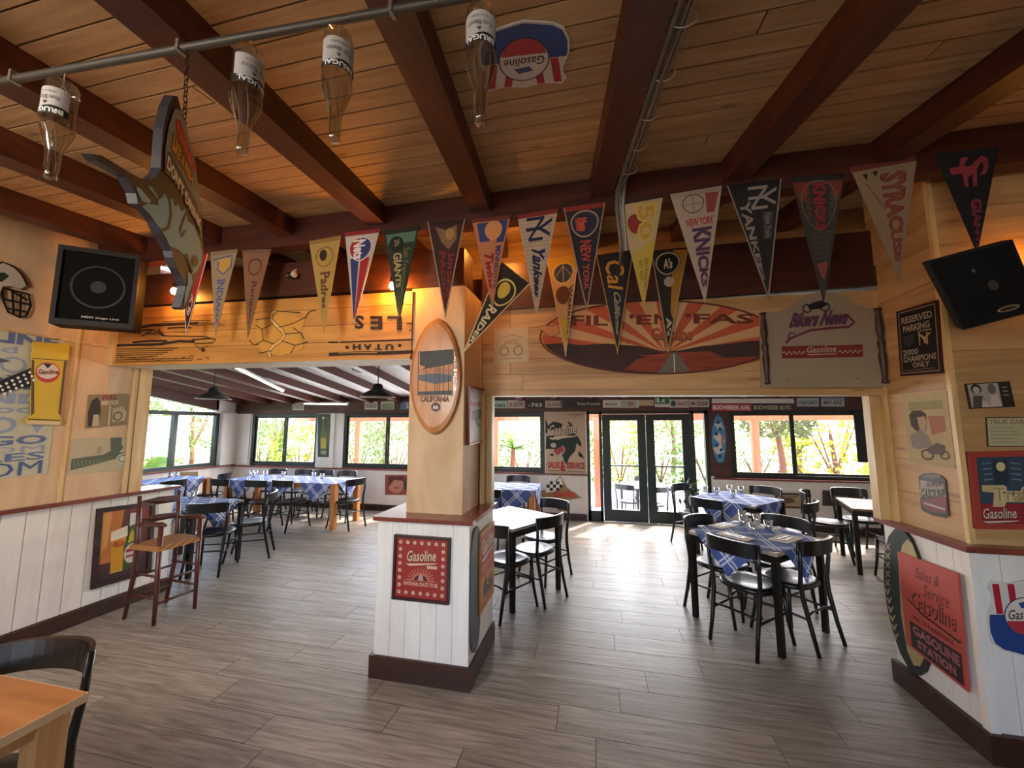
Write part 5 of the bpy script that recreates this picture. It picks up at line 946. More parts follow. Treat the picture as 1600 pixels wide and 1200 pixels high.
fm.build('cabinet_rim', mat('1b130f', .6, 0, 0, .3), root); S.k = .003; S.cur = 'grille'; S.rect(.06, .06, .94, .93, mat('0c0908', .85, 0, 0, .15)); S.cur = 'woofer_ring'; S.ring(.5, .48, .34, .28, .03, mat('191412', .5, 0, 0, .3)); S.ell(.5, .48, .1, .08, mat('161110', .5, 0, 0, .3)); S.cur = 'lettering'; S.text('MEM Stage Line', .34, .865, .8, .90, G('a89c90', .5), bold=.02); S.done()
MB().bar(sTL + (sTR - sTL) * .5 - nS * .12 + Vector((0, 0, -.1)), Vector((LX + .01, 2.35, 2.75)), .03, .05).build('wall_bracket', M_IRON, root)
rTL, rTR, rBL = at_y((1450, 410), 2.05), at_y((1582, 374), 2.10), at_y((1505, 516), 2.27); nR = (rBL - rTL).cross(rTR - rTL).normalized(); nR = nR if nR.dot(CC - rTL) > 0 else -nR
root = thing('wall_loudspeaker', 'black loudspeaker tilted downwards with oval silver badge by the right wall', 'speaker', rBL); v2 = rBL - rTL; u2 = rTR - rTL
bk = Vector((.07, .13, .05)); f4 = [rTL, rTR, rTR + v2, rBL]; MB().hexa(f4 + [p + bk for p in f4]).build('cabinet', G('14181c', .7), root); S = Sign(root, rTL, u2, v2, nR, .002); S.cur = 'grille'; S.rect(.02, .02, .98, .98, mat('15191c', .9, 0, 0, .2)); S.cur = 'badge'; S.ell(.62, .86, .14, .04, G('a89c78', .3)); S.ell(.62, .86, .11, .025, G('1a1c1e', .4)); S.cur = 'tweeter'; S.ell(.57, .5, .06, .07, G('3a4044', .4)); S.ell(.43, .25, .02, .025, G('6a7074', .3)); S.done()
MB().bar(rTL + u2 * .6 + v2 * .4 + bk, Vector((RX + .35, RY + .018, 2.35)), .03, .05).build('wall_bracket', M_IRON, root)
# ---- pipe under the rafters, bottles hung from it
pa, pb = Vector((-2.55, .80, cz(.82) - RH - .024)), Vector((.35, .965, cz(.95) - RH - .028))
def pp(x): t = (x - pa.x) / (pb.x - pa.x); return pa + (pb - pa) * t
root = thing('hanging_pipe', 'old grey metal pipe clamped under the rafters carrying the bottles', 'pipe', pa); MB().tube([pp(-4.1), pa, pp(-1.5), pp(-.5), pb, pp(2.6)], .0125, 10).build('pipe', G('4a443c', .5, .4), root, smooth=True)
for x in (-1.975, -1.29, -.56, .2): p = pp(x); MB().box(p.x - .006, p.x + .006, p.y - .015, p.y + .015, p.z - .015, p.z + .026).build('pipe_clamp', G('8a7c6a', .4, .4), root)
def bottle(px, hook_px, nm, label, tilt, turn):
    q = at_y(px, .87); x = q.x; p = pp(x); top = p.z - .055; H = .345
    root = thing('hanging_bottle', label, 'bottle', (p.x, p.y, top - H), 0, 'empty bottles hung from the pipe'); R = .042
    prof = [(.0, .0), (.0155, .0), (.0165, .022), (.0150, .03), (.0155, .085), (.020, .105), (.040, .165), (R, .19), (R, .33), (.038, .342), (.0, .338)]
    b = MB().lathe(prof, (p.x, p.y, top - H), 18, caps=False).build('glass', M_BOTTLE, root, smooth=True)
    lab = MB(); V = []; F = []; n = 14; a0 = math.radians(turn - 75); a1 = math.radians(turn + 75)
    for i in range(n + 1):
        t = a0 + (a1 - a0) * i / n
        for z in (.205, .30): V.append((p.x + (R + .0012) * math.cos(t), p.y + (R + .0012) * math.sin(t), top - H + z))
    F = [(2 * i, 2 * i + 2, 2 * i + 3, 2 * i + 1) for i in range(n)]; lab.add(V, F); lab.build('paper_label', G('b5b0aa', .7), root)
    S = Sign(root, (0, 0, 0), (.12, 0, 0), (0, 0, -.095), (0, -1, 0), 0); base = Vector((p.x, p.y, top - H))
    def P(a, bb, k=None):
        t = a0 + (a1 - a0) * a; r = R + .002 + S.k; return base + Vector((r * math.cos(t), r * math.sin(t), .30 - .095 * bb))
    S.P = P; S.cur = 'label_print'
    for i in range(8): S.poly([(i / 8 + .0, .74 + .05 * math.sin(i * .8)), (i / 8 + .125, .74 + .05 * math.sin(i * .8 + .8)), (i / 8 + .125, 1.0), (i / 8, 1.0)], G('1c1a1c', .6), up=(i == 0))
    S.text('BRUGAL', .1, .79, .9, .97, WH, rot=180, bold=.04); S.text('Ron Blanco', .2, .34, .8, .5, G('4a4644', .6), rot=180); S.poly([(.44, .56), (.56, .56), (.5, .68)], G('4a4644', .6)); S.text('especial', .3, .14, .7, .24, G('6a6664', .6), rot=180); S.done()
    net = MB()
    for k in range(6):
        for sgn in (1, -1):
            pts = []
            for i in range(9):
                z = .03 + .16 * i / 8; rr = [.0165, .0165, .0165, .017, .022, .029, .036, .041, .0425][i] + .0015; t = 2 * math.pi * k / 8 + sgn * .75 * i / 8; pts.append((p.x + rr * math.cos(t), p.y + rr * math.sin(t), top - H + z))
            net.tube(pts, .00045, 3, caps=False)
    net.build('wire_net', G('8a7c60', .4, .5), root)
    MB().tube([(p.x, p.y, p.z - .012), (p.x + .004, p.y, top - .01), (p.x + .041, p.y, top - .05)], .0012, 5).tube([(p.x, p.y, p.z - .012), (p.x - .004, p.y, top - .01), (p.x - .041, p.y, top - .05)], .0012, 5).build('hanging_wire', G('8a8070', .5), root)
    return root
bottle((106, 200), None, '', 'empty clear rum bottle hung neck down beside the wall speaker end of the pipe', 0, -75)
bottle((376, 160), None, '', 'empty clear rum bottle hung neck down next to the fish cut-out', 0, -20)
bottle((513, 140), None, '', 'empty clear rum bottle hung neck down with label turned half away', 0, -50)
bottle((741, 100), None, '', 'empty clear rum bottle hung neck down in front of the ceiling shield', 0, -80)
# ---- fish cut-out on a chain
fn_ = Vector((.95, .312, 0)).normalized(); P0 = Vector((-1.265, .887, 0))
def FP(p): return on_plane(p, P0, fn_)
fish = [(135, 240), (150, 242), (200, 272), (216, 280), (228, 281), (238, 274), (244, 262), (245, 240), (248, 200), (256, 166), (264, 149), (271, 150), (276, 168), (284, 195), (296, 240), (305, 300), (309, 335), (311, 380), (312, 400), (309, 418), (303, 432), (299, 440), (294, 456), (288, 480), (279, 484), (275, 480), (281, 460), (284, 447), (278, 432), (270, 418), (264, 402), (262, 392), (254, 378), (246, 366), (236, 345), (222, 328), (208, 318), (205, 302), (190, 276), (165, 262), (145, 252)]
root = thing('fish_cutout_sign', 'painted swordfish cut-out sign hanging nose down from a chain', 'sign', FP((283, 484))); MB().plate([FP(p) + fn_ * .012 for p in fish], fn_, .026).build('cut_board', G('2a242c', .5), root)
S = px_sign(root, FP, fn_, .0126); S.cur = 'painted_body'; S.poly([(214, 322), (222, 318), (240, 320), (238, 305), (230, 292), (222, 290), (240, 312), (246, 308), (248, 301), (256, 312), (262, 310), (266, 322), (272, 318), (276, 330), (284, 326), (286, 345), (296, 352), (306, 376), (309, 395), (308, 410), (300, 425), (294, 428), (282, 400), (272, 390), (258, 384), (250, 368), (238, 350), (226, 334)], G('78b4c2', .5))
S.poly([(205, 291), (212, 295), (228, 313), (226, 318), (214, 314), (206, 298)], G('84bcc8', .5)); S.poly([(286, 425), (292, 428), (294, 440), (286, 466), (281, 478), (282, 455), (287, 442)], G('84bcc8', .5)); S.line([(258, 312), (260, 335), (256, 355), (246, 360)], .008, K); S.line([(285, 330), (279, 345), (274, 360), (276, 370), (282, 360)], .006, K); S.ell(298, 408, 5, 9, K); S.line([(284, 396), (290, 412), (294, 425)], .009, K)
S.cur = 'fin_panel'; S.poly([(265, 168), (274, 172), (284, 200), (296, 244), (304, 300), (307, 340), (309, 372), (288, 318), (268, 285), (249, 268), (250, 230), (256, 195)], G('828a88', .5)); S.poly([(266, 184), (274, 188), (297, 258), (295, 272), (268, 214)], G('a83628', .5)); S.poly([(262, 205), (270, 214), (294, 275), (294, 292), (258, 232)], G('6a5a48', .5)); S.poly([(253, 236), (258, 236), (300, 318), (308, 345), (308, 366), (288, 310), (251, 265)], G('4a4644', .5))
S.cur = 'lettering'
def slant(S, t, q, m, bold=.04):
    V, F = text_tris(t, bold); S.up(); P = []
    for x, y in V: P.append(S.P((q[3][0] * (1 - x) + q[2][0] * x) * (1 - y) + (q[0][0] * (1 - x) + q[1][0] * x) * y, (q[3][1] * (1 - x) + q[2][1] * x) * (1 - y) + (q[0][1] * (1 - x) + q[1][1] * x) * y))
    S.mb().add(P, F, m)
slant(S, "DON'T DRINK", [(254, 240), (307, 345), (307, 362), (252, 262)], G('efe6d2', .5)); slant(S, 'LIKE A FISH', [(264, 208), (293, 276), (293, 290), (260, 231)], G('e09a24', .5)); slant(S, 'DRINK', [(268, 188), (294, 258), (294, 270), (268, 212)], G('d0604c', .5)); S.done()
hook = FP((287, 212)); pt = pp(hook.x); root = thing('hanging_chain', 'rusty link chain holding the fish cut-out to the pipe', 'chain', hook); nl = 15
for i in range(nl):
    a = pt + Vector((0, 0, -.012)); p0 = a + (hook - a) * (i / nl); p1 = a + (hook - a) * ((i + 1.25) / nl); m_ = (p0 + p1) / 2; hgt = (p1 - p0).length / 2; sx = Vector((1, 0, 0)) if i % 2 else Vector((0, 1, 0)); d = (p1 - p0).normalized()
    MB().tube([m_ + d * (hgt * math.sin(2 * math.pi * k / 10)) + sx * (.0055 * math.cos(2 * math.pi * k / 10)) for k in range(11)], .0016, 5, caps=False).build('link', G('3a2218', .5, .6), root)
# ---- conduit and cables along a rafter, down past the main beam
root = thing('cable_run', 'bundle of grey conduit and pale cables tied along the middle rafter', 'cable', (.1, 1.2, cz(1.2) - RH)); rx0 = .194 + RW / 2 + .02
def rp(Y, dx, dz=0): return Vector((rx0 + dx + RAFT * (Y - 1.14), Y, cz(Y) - .06 + dz))
MB().tube([rp(-2.6, 0, -.06), rp(.3, 0, -.06), rp(1.2, .0, -.07), rp(2.0, .0, -.07), rp(2.28, .0, -.07), Vector((rx0 - .12, 2.33, 2.93)), Vector((rx0 - .1, 2.33, 2.70)), Vector((rx0 - .1, 2.45, 2.62))], .013, 8).build('conduit', G('5a544e', .5), root, smooth=True)
for k, (dx, dz, c_) in enumerate(((.03, -.06, 'a89a8c'), (.045, -.05, '8f8478'), (.055, -.03, 'b5a898'), (.02, -.085, '6a645c'), (.065, -.01, '7a7068'))):
    MB().tube([rp(-2.6, dx, dz), rp(.3, dx, dz)] + [rp(.5 + .25 * i, dx + .004 * math.sin(i * 2 + k), dz + .006 * math.cos(i * 1.7 + k)) for i in range(7)] + [rp(2.28, dx - .01, dz), Vector((rx0 - .12 + dx * .6, 2.325, 2.94)), Vector((rx0 - .1 + dx * .5, 2.33, 2.66))], .0045, 5).build('cable', G(c_, .6), root, smooth=True)
for i in range(7): p = rp(.75 + .22 * i, .03, -.06); MB().tube([p + Vector((.042 * math.cos(t), 0, .032 * math.sin(t))) for t in [2 * math.pi * k / 12 for k in range(13)]], .002, 4, caps=False).build('cable_tie', G('b5aa9c', .5), root)
# ---- bare warm bulbs on the header beams
def bulb(loc, label, power):
    root = thing('wall_bulb', label, 'lamp', loc, 0); x, y_, z = loc
    MB().lathe([(.016, .045), (.018, .05), (.018, .085), (.012, .09)], loc, 12).build('socket', G('2a1a14', .5), root, smooth=True)
    m = bpy.data.materials.get('bulb_glow_%d' % power)
    if m is None:
        m = bpy.data.materials.new('bulb_glow_%d' % power); m.use_nodes = True; b = m.node_tree.nodes['Principled BSDF']; b.inputs['Base Color'].default_value = (1, .7, .35, 1); b.inputs['Emission Color'].default_value = (1.0, .40, .06, 1); b.inputs['Emission Strength'].default_value = power
    MB().lathe([(.0, -.008), (.012, -.005), (.021, .008), (.024, .02), (.019, .036), (.013, .046)], loc, 14, caps=False).build('bulb_glass', m, root, smooth=True); return root
q = at_y((613, 447), 2.43); bulb((q.x, 2.43, q.z - .02), 'glowing bare bulb on the header beam above the upside-down letters', 330)
q = at_y((272, 455), 2.43); bulb((q.x, 2.43, q.z - .02), 'glowing bare bulb behind the nose of the fish cut-out', 200)
q = at_y((778, 388), 2.72); bulb((q.x, 2.72, q.z - .02), 'glowing bare bulb hidden behind the Minnesota pennant', 260)
q = at_y((1602, 395), 2.36); bulb((q.x + .08, 2.36, q.z), 'glowing bare bulb behind the tilted loudspeaker', 45)
# ---- security camera under the beam
q = at_y((455, 430), 2.46); root = thing('security_camera', 'small black and white camera fixed under the main beam', 'camera', (q.x, 2.46, q.z)); MB().tube([(q.x - .03, 2.46, q.z), (q.x + .03, 2.455, q.z)], [.022, .024], 12).build('camera_body', G('15110f', .4), root, smooth=True); MB().tube([(q.x + .03, 2.455, q.z), (q.x + .042, 2.452, q.z)], [.026, .022], 12).build('lens_hood', G('b5aca4', .4), root, smooth=True); MB().bar((q.x, 2.46, q.z + .02), (q.x + .005, 2.50, q.z + .06), .012, .012).build('bracket', G('b5aca4', .4), root)
# ================================================================== far wall: plates, signs, posters, lamps
LY = FY - .041
def LNp(p): return at_y(p, LY)
def plate(text, x0, y0, x1, y1, label, body, ink_, name='number_plate', cat='plate', th=.004, draw=None, tb=(.08, .28, .92, .80), bold=.03):
    S = board(name, label, cat, LNp((x0, y0)), LNp((x1, y0)), LNp((x0, y1)), th, body, part='plate', n=(0, -1, 0))
    if text: S.cur = 'lettering'; S.text(text, *tb, ink_, bold=bold)
    if draw: S.cur = 'print'; draw(S)
    S.done()
ivory, grn, blk = G('c9c2b4', .5), G('2c5a3c', .5), G('1a1816', .5)
plate('STATE', 457, 629, 475, 641, 'white number plate left of the white tube on the lintel', ivory, G('5a5048', .5), draw=lambda S: S.rect(.1, .08, .9, .2, G('8a8074', .5)))
plate('ROADLO', 570, 627, 590, 640, 'white number plate with dark script over the window next to the column', ivory, G('3a3a34', .5))
plate('WEST', 595, 627, 616, 640, 'greenish number plate with landscape over the window next to the column', G('a8b094', .5), G('4a5a3c', .5), draw=lambda S: S.poly([(.05, .85), (.3, .6), (.5, .8), (.9, .55), (.95, .95), (.05, .95)], G('7a8a5c', .5)))
plate('S', 626, 627, 647, 640, 'blue number plate half hidden by the surfboard', G('5a7090', .5), ivory, tb=(.4, .2, .6, .85))
plate('cken', 762, 626, 792, 638, 'pale green lettered plate against the pine door post', G('a8b5a4', .5), grn)
plate('X-3070', 793, 625, 820, 638, 'cream number plate reading X-3070', G('bfb09c', .5), G('5a4a40', .5))
plate('-763', 824, 626, 849, 638, 'black number plate reading 763', blk, ivory)
plate('X-4285', 852, 626, 880, 637, 'cream number plate with blue end', G('b5a594', .5), G('6a5a50', .5), draw=lambda S: S.poly([(.86, .0), (1, .0), (1, 1), (.9, 1)], G('3a4a78', .5)))
plate('Route of Legends', 886, 626, 940, 636, 'long dark street plate with pale script', G('2a2420', .5), G('a89c88', .5), 'street_plate', tb=(.3, .2, .96, .85))
plate('MOHAWK', 942, 625, 998, 637, 'wide cream plate with a small picture over the double door', ivory, G('5a5040', .5), tb=(.06, .36, .42, .72), draw=lambda S: (S.poly([(.5, .15), (.95, .1), (.96, .9), (.52, .9)], G('9aa69c', .5)), S.ell(.78, .5, .08, .3, G('a86a58', .5))))
plate('', 998, 625, 1021, 634, 'plain beige plate beside the green exit sign', G('b5a078', .5), blk, draw=lambda S: S.rect(.8, .4, .9, .6, G('7a6a50', .5)))
def exitd(S):
    S.rect(.03, .05, .97, .72, G('1f6a48', .5)); S.poly([(.12, .15), (.3, .15), (.3, .6), (.12, .6)], ivory); S.ell(.58, .2, .05, .07, ivory); S.poly([(.5, .28), (.62, .28), (.74, .4), (.62, .42), (.7, .62), (.6, .6), (.54, .48), (.44, .62), (.38, .58), (.48, .42)], ivory)
plate('', 1023, 619, 1046, 636, 'green and white emergency exit sign with running figure over the door', ivory, blk, 'exit_sign', 'sign', th=.02, draw=exitd)
plate('GIANTS', 1046, 624, 1076, 637, 'cream number plate with red lettering beside the exit sign', G('c0b4a8', .5), G('8a3a34', .5), tb=(.38, .3, .95, .75), draw=lambda S: S.ell(.2, .5, .14, .36, G('3a4048', .5)))
plate('M\u20223258', 1077, 624, 1108, 636, 'cream number plate reading M 3258', G('b9ac9c', .5), G('5a4c44', .5))
plate('', 1112, 623, 1239, 630, 'long white batten light over the two street name plates', G('d0c6bc', .5), blk, 'batten_light', 'lamp', th=.03)
plate('BUDWEISER AVE.', 1112, 631, 1174, 642, 'red street name plate reading AVE over the surfboard panel', G('a83a40', .5), G('d8c8c4', .5), 'street_plate', tb=(.03, .2, .97, .82), bold=.04)
plate('BUDWEISER BLVD.', 1175.5, 631, 1239, 642, 'dark brown street name plate reading BLVD over the wide window', G('2c2a22', .5), G('a89c7c', .5), 'street_plate', tb=(.03, .2, .97, .82), bold=.04)
plate('1NA2453', 1245, 622, 1279, 635, 'white number plate reading 1NA2453', G('b0b4b8', .5), G('4a5260', .5)); plate('4641-BAZ', 1283, 621, 1319, 635, 'white number plate reading 4641-BAZ with blue band', G('b0b0b0', .5), G('4a4e5c', .5), draw=lambda S: S.rect(.03, .04, .97, .2, G('6a7aa0', .5)))
# white tube on the lintel and strip light under the rafters
m = bpy.data.materials.new('tube_glow'); m.use_nodes = True; bb = m.node_tree.nodes['Principled BSDF']; bb.inputs['Base Color'].default_value = (.9, .9, .9, 1); bb.inputs['Emission Color'].default_value = (1, .97, .9, 1); bb.inputs['Emission Strength'].default_value = 1.2
a, b = LNp((476, 631)), LNp((546, 632)); root = thing('tube_light', 'short white tube light on the lintel between number plates', 'lamp', a); MB().box(a.x, b.x, LY - .03, LY, a.z - .02, a.z + .02).build('housing', G('c9c4bc', .4), root); MB().tube([(a.x + .03, LY - .042, a.z), (b.x - .03, LY - .042, b.z)], .013, 8).build('tube', m, root, smooth=True)
m2 = m.copy(); m2.name = 'strip_glow'; m2.node_tree.nodes['Principled BSDF'].inputs['Emission Strength'].default_value = 5.0
a, b = Vector((-4.62, 3.95, fz(3.95) - .145)), Vector((-5.2, 5.55, fz(5.55) - .145)); root = thing('strip_light', 'long glowing strip light fixed aslant under the far rafters', 'lamp', a); MB().bar(a + Vector((0, 0, .012)), b + Vector((0, 0, .012)), .07, .025).build('housing', G('c9c4bc', .4), root); MB().tube([a + Vector((0, 0, -.008)), b + Vector((0, 0, -.008))], .014, 8).build('tube', m2, root, smooth=True)
def pendant(p, Y, label):
    q = at_y(p, Y); root = thing('pendant_lamp', label, 'lamp', (q.x, q.y, q.z)); zc = fz(Y)
    MB().lathe([(.205, 0), (.21, .004), (.155, .055), (.07, .10), (.055, .15), (.04, .17), (.0, .17)], q, 24, caps=False).build('shade', G('16130f', .4, .2), root, smooth=True); MB().lathe([(.2, .003), (.15, .05), (.06, .09)], q, 24, caps=False).build('shade_lining', G('b5b0a4', .5), root, smooth=True)
    MB().tube([(q.x, q.y, q.z + .17), (q.x, q.y, zc - .02)], .006, 6).build('rod', M_IRON, root); MB().lathe([(.0, .02), (.03, .03), (.032, .05), (.018, .08)], q, 10, caps=False).build('bulb', G('c9c4b4', .3), root, smooth=True)
pendant((333, 624), 4.3, 'dark cone pendant lamp hanging near the end window'); pendant((590, 621), 4.3, 'dark bell pendant lamp hanging near the column')
root = thing('ceiling_fan', 'small round grille set in the white far ceiling', 'fan', (-3.3, 5.0, fz(5.0) - .02)); MB().lathe([(.16, 0), (.165, .01), (.165, .02)], (-3.3, 5.0, fz(5.0) - .02), 20).build('grille_plate', G('6a6a68', .5), root)
for r_ in (.05, .09, .13): MB().tube([(-3.3 + r_ * math.cos(t), 5 + r_ * math.sin(t), fz(5.0) - .024) for t in [2 * math.pi * k / 16 for k in range(17)]], .006, 4, caps=False).build('grille_ring', G('2c2c2c', .5), root)
# posters and pictures
S = board('racing_poster', 'tall cream poster with green figure and red racing car reading SALES & SERVICE', 'poster', FWp((852, 643)), FWp((914, 643)), FWp((853, 741)), .008, G('c0a68c', .7), part='sheet', n=(0, -1, 0))
dg = G('26332a', .7); S.poly([(.0, .12), (.06, .2), (.05, .34), (.0, .36)], dg); S.poly([(.02, .4), (.2, .38), (.3, .46), (.7, .34), (.82, .4), (.9, .5), (.88, .56), (.78, .5), (.74, .62), (.6, .72), (.52, .84), (.46, .78), (.4, .66), (.2, .6), (.0, .6)], dg); S.poly([(.04, .24), (.2, .16), (.3, .17), (.44, .2), (.4, .28), (.1, .3)], dg); S.poly([(.56, .15), (.64, .18), (.7, .24), (.62, .24)], dg); S.poly([(.82, .62), (.92, .68), (.96, .74), (.82, .7)], dg)
S.poly([(.1, .66), (.44, .54), (.5, .6), (.46, .66), (.24, .74), (.12, .72)], G('b5a094', .7)); S.poly([(.2, .62), (.42, .55), (.48, .62), (.28, .7)], G('a8423c', .7)); S.ell(.16, .69, .05, .02, K); S.ell(.2, .54, .07, .04, G('b5a090', .7)); gasoline(S, .1, .22, .78, .44, G('d0bca0', .7), G('33201a', .7), rise=.22); S.text('SALES', .05, .80, .36, .90, G('a83434', .7), bold=.05); S.text('&', .36, .78, .5, .95, G('a83434', .7), bold=.05); S.text('SERVICE', .52, .80, .97, .90, G('a83434', .7), bold=.05); S.line([(.06, .94), (.34, .94)], .01, G('5a4a3c', .7)); S.line([(.54, .94), (.94, .94)], .01, G('5a4a3c', .7)); S.line([(.58, .05), (.93, .05)], .012, G('5a4a3c', .7)); S.line([(.62, .09), (.9, .09)], .008, G('9a8a74', .7)); S.done()
root = thing('star_sign', 'tan star-shaped sign with checkered flag and red word on the low wall', 'sign', FWp((876, 800))); sp = [(876, 744), (886, 762), (909, 778), (886, 781), (882, 800), (872, 797), (866, 784), (840, 773), (838, 767), (856, 765), (866, 752)]
MB().plate([FWp(p) + Vector((0, -.012, 0)) for p in sp], (0, -1, 0), .012).build('cut_board', G('9a7a48', .6), root); S = px_sign(root, FWp, (0, -1, 0), .013) if False else px_sign(root, lambda p: at_y(p, FY - .013), (0, -1, 0), .0008)
S.poly([(855, 756), (862, 751), (868, 753), (876, 746), (880, 758), (870, 768), (852, 770)], WH)
for i in range(5):
    for j in range(3):
        if (i + j) % 2: S.rect(854 + 5 * i, 752 + 5 * j, 859 + 5 * i, 757 + 5 * j, K)
S.text('Gasoline', 865, 766, 900, 777, G('c0443c', .6), bold=.06); S.done()
root = thing('small_surfboard', 'small blue surfboard with white waves and dark dots on the wood panel', 'surfboard', FWp((1124, 722))); sb = [(1121, 647), (1128, 653), (1133, 668), (1135, 685), (1134, 704), (1130, 722), (1122, 723), (1116, 710), (1112, 690), (1113, 668), (1117, 654)]
MB().plate([at_y(p, FY - .012 - .022) for p in sb], (0, -1, 0), .022).build('board', G('3f7fa8', .35), root); S = px_sign(root, lambda p: at_y(p, FY - .0345), (0, -1, 0), .0008); S.poly([(1116, 662), (1126, 660), (1131, 670), (1122, 672)], ivory); S.poly([(1114, 682), (1124, 676), (1133, 690), (1126, 696)], ivory); S.poly([(1114, 700), (1126, 694), (1132, 706), (1120, 710)], ivory); S.poly([(1127, 678), (1131, 680), (1130, 698), (1127, 696)], G('a86a60', .5)); [S.ell(x, y_, 2.6, 2.8, G('1f3350', .4)) for x, y_ in ((1122, 660), (1125, 670), (1119, 678), (1120, 696), (1127, 703), (1125, 713))]; S.done()
S = board('bottle_poster', 'tall dark poster of a beer bottle between the left windows', 'poster', FWp((497, 647)), FWp((516, 647)), FWp((497, 714)), .010, G('2c3820', .5), part='panel', n=(0, -1, 0)); S.poly([(.36, .06), (.56, .06), (.58, .3), (.72, .44), (.72, .96), (.22, .96), (.22, .44), (.34, .3)], G('55652c', .5)); S.poly([(.7, .05), (.95, .1), (.95, .9), (.78, .6)], G('5a5a20', .5)); S.rect(.24, .56, .7, .8, G('b5a43c', .5)); S.rect(.36, .06, .56, .12, ivory); S.rect(.26, .86, .68, .92, G('9aa08c', .5)); S.done()
MB().box(fx(516.5), fx(523), FY - .03, FY, SILL, FT).build('edge_post', M_WHITE, wf)
S = board('portrait_picture', 'small red-brown picture of a face on the low wall beside the plinth', 'picture', FWp((602, 742)), FWp((650, 742)), FWp((602, 773)), .010, G('8a4030', .5), part='panel', n=(0, -1, 0)); S.ell(.36, .5, .24, .42, G('b5786a', .5)); S.poly([(.1, .1), (.6, .05), (.62, .3), (.3, .25), (.12, .6)], G('5a2418', .5)); S.ell(.8, .5, .18, .4, G('241c1c', .5)); S.rect(.3, .62, .46, .68, G('8a2420', .5)); S.done()
for px, lab, w2, h2, mm in (((1211, 770), 'small framed drawing low on the wall under the wide window', 43, 23, 'b09a80'), ((1285, 766), 'dark wide picture under the wide window behind the bare brown table', 62, 24, '3a2c28'), ((1369, 767), 'small dark picture at the right end under the wide window', 18, 16, '4a342c')):
    S = board('framed_picture', lab, 'picture', FWp(px), FWp((px[0] + w2, px[1] + 1)), FWp((px[0], px[1] + h2)), .008, G(mm, .5), frame=G('4a2a18', .45), fw=.025, n=(0, -1, 0)); S.poly([(.25, .35), (.6, .3), (.75, .6), (.4, .7)], G('6a5440', .5)); S.line([(.2, .25), (.8, .25)], .012, G('5a4636', .5)); S.done()
ewp = lambda p: at_x(p, EX + .001); S = board('framed_picture', 'olive picture panel low under the end window', 'picture', ewp((282, 738)), ewp((309, 737)), ewp((282, 768)), .01, G('7a6438', .5), part='panel', n=(1, 0, 0)); S.poly([(.1, .4), (.9, .3), (.9, .7), (.1, .8)], G('4a3c20', .5)); S.done()
q = at_y((347, 722), FY - .2); root = thing('sill_plant', 'tiny dark potted twig on the corner of the red sill', 'plant', (EX + .035, FY - .3, .80)); MB().lathe([(.018, 0), (.024, .05), (.02, .05)], (EX + .026, FY - .3, .80), 10).build('pot', G('3a2a26', .6), root); MB().tube([(EX + .026, FY - .3, .84), (EX + .03, FY - .31, .95)], .004, 5).tube([(EX + .026, FY - .3, .86), (EX + .035, FY - .28, .93)], .003, 5).build('twigs', G('2c2a20', .7), root)
# ================================================================== outside
TZ = -.30
struct('ground', MB().box(-40, 40, 7.0, 60, TZ - .3, TZ - .02), leaf_mat('lawn', '6a7a34', '9aa050'))
struct('ground_rear', MB().box(-40, 40, -40, -3.2, TZ - .3, TZ), mat('9a9486', .8)); struct('ground_left', MB().box(-40, -7.7, -3.2, 7.0, TZ - .3, TZ - .02), leaf_mat('lawn_side', '5a6a30', '8a9448')); struct('ground_right', MB().box(4.5, 40, -3.2, 7.0, TZ - .3, TZ - .02), mat('9a9486', .8))
te = struct('terrace', MB().box(-9, 9, 7.0, 12.6, TZ - .1, TZ - .004), mat('8f8a90', .7)); M_PAVE = mat('9a98ac', .7)
for i in range(-4, 8):
    for j in range(6): piece('paving_slab', i * .9 - .45 + .006, i * .9 + .45 - .006, 7.0 + j * .9 + .006, 7.9 + j * .9 - .006, TZ - .02, TZ, M_PAVE, te)
struct('step', MB().box(D0 - .2, D1 + .2, 6.98, 7.4, TZ, -.06), mat('b5aca4', .7))
M_PERG = wood('pergola_wood', 'a8542c', 'd07a48', 2, .5, 8, 2, .06)
pg = thing('pergola', 'orange-red wooden pergola with open joists over the terrace', 'pergola', (1, 9.6, TZ)); PGY = 9.6
for px in (560, 690, 775, 932, 1077, 1180): x = at_y((px, 690), PGY).x; MB().box(x - .07, x + .07, PGY - .07, PGY + .07, TZ, 1.72).build('post', M_PERG, pg)
MB().box(-8.5, 7, PGY - .06, PGY + .06, 1.72, 1.92).build('cross_beam', M_PERG, pg); MB().box(-8.5, 7, 8.2, 8.28, 1.95, 2.07).build('cross_beam', M_PERG, pg)
x = -8.2
while x < 6.9: MB().hexa([(x, 7.0, 2.22), (x + .07, 7.0, 2.22), (x + .07, 10.0, 1.92), (x, 10.0, 1.92), (x, 7.0, 2.34), (x + .07, 7.0, 2.34), (x + .07, 10.0, 2.04), (x, 10.0, 2.04)]).build('joist', M_PERG, pg); x += .85
M_L1 = leaf_mat('leaf_yellow_green', '66760f', 'a8ac24'); M_L2 = leaf_mat('leaf_mid_green', '34521a', '6a8a34'); M_L3 = leaf_mat('leaf_olive', '42522a', '7a8650'); M_BARK = mat('7a4a30', .8)
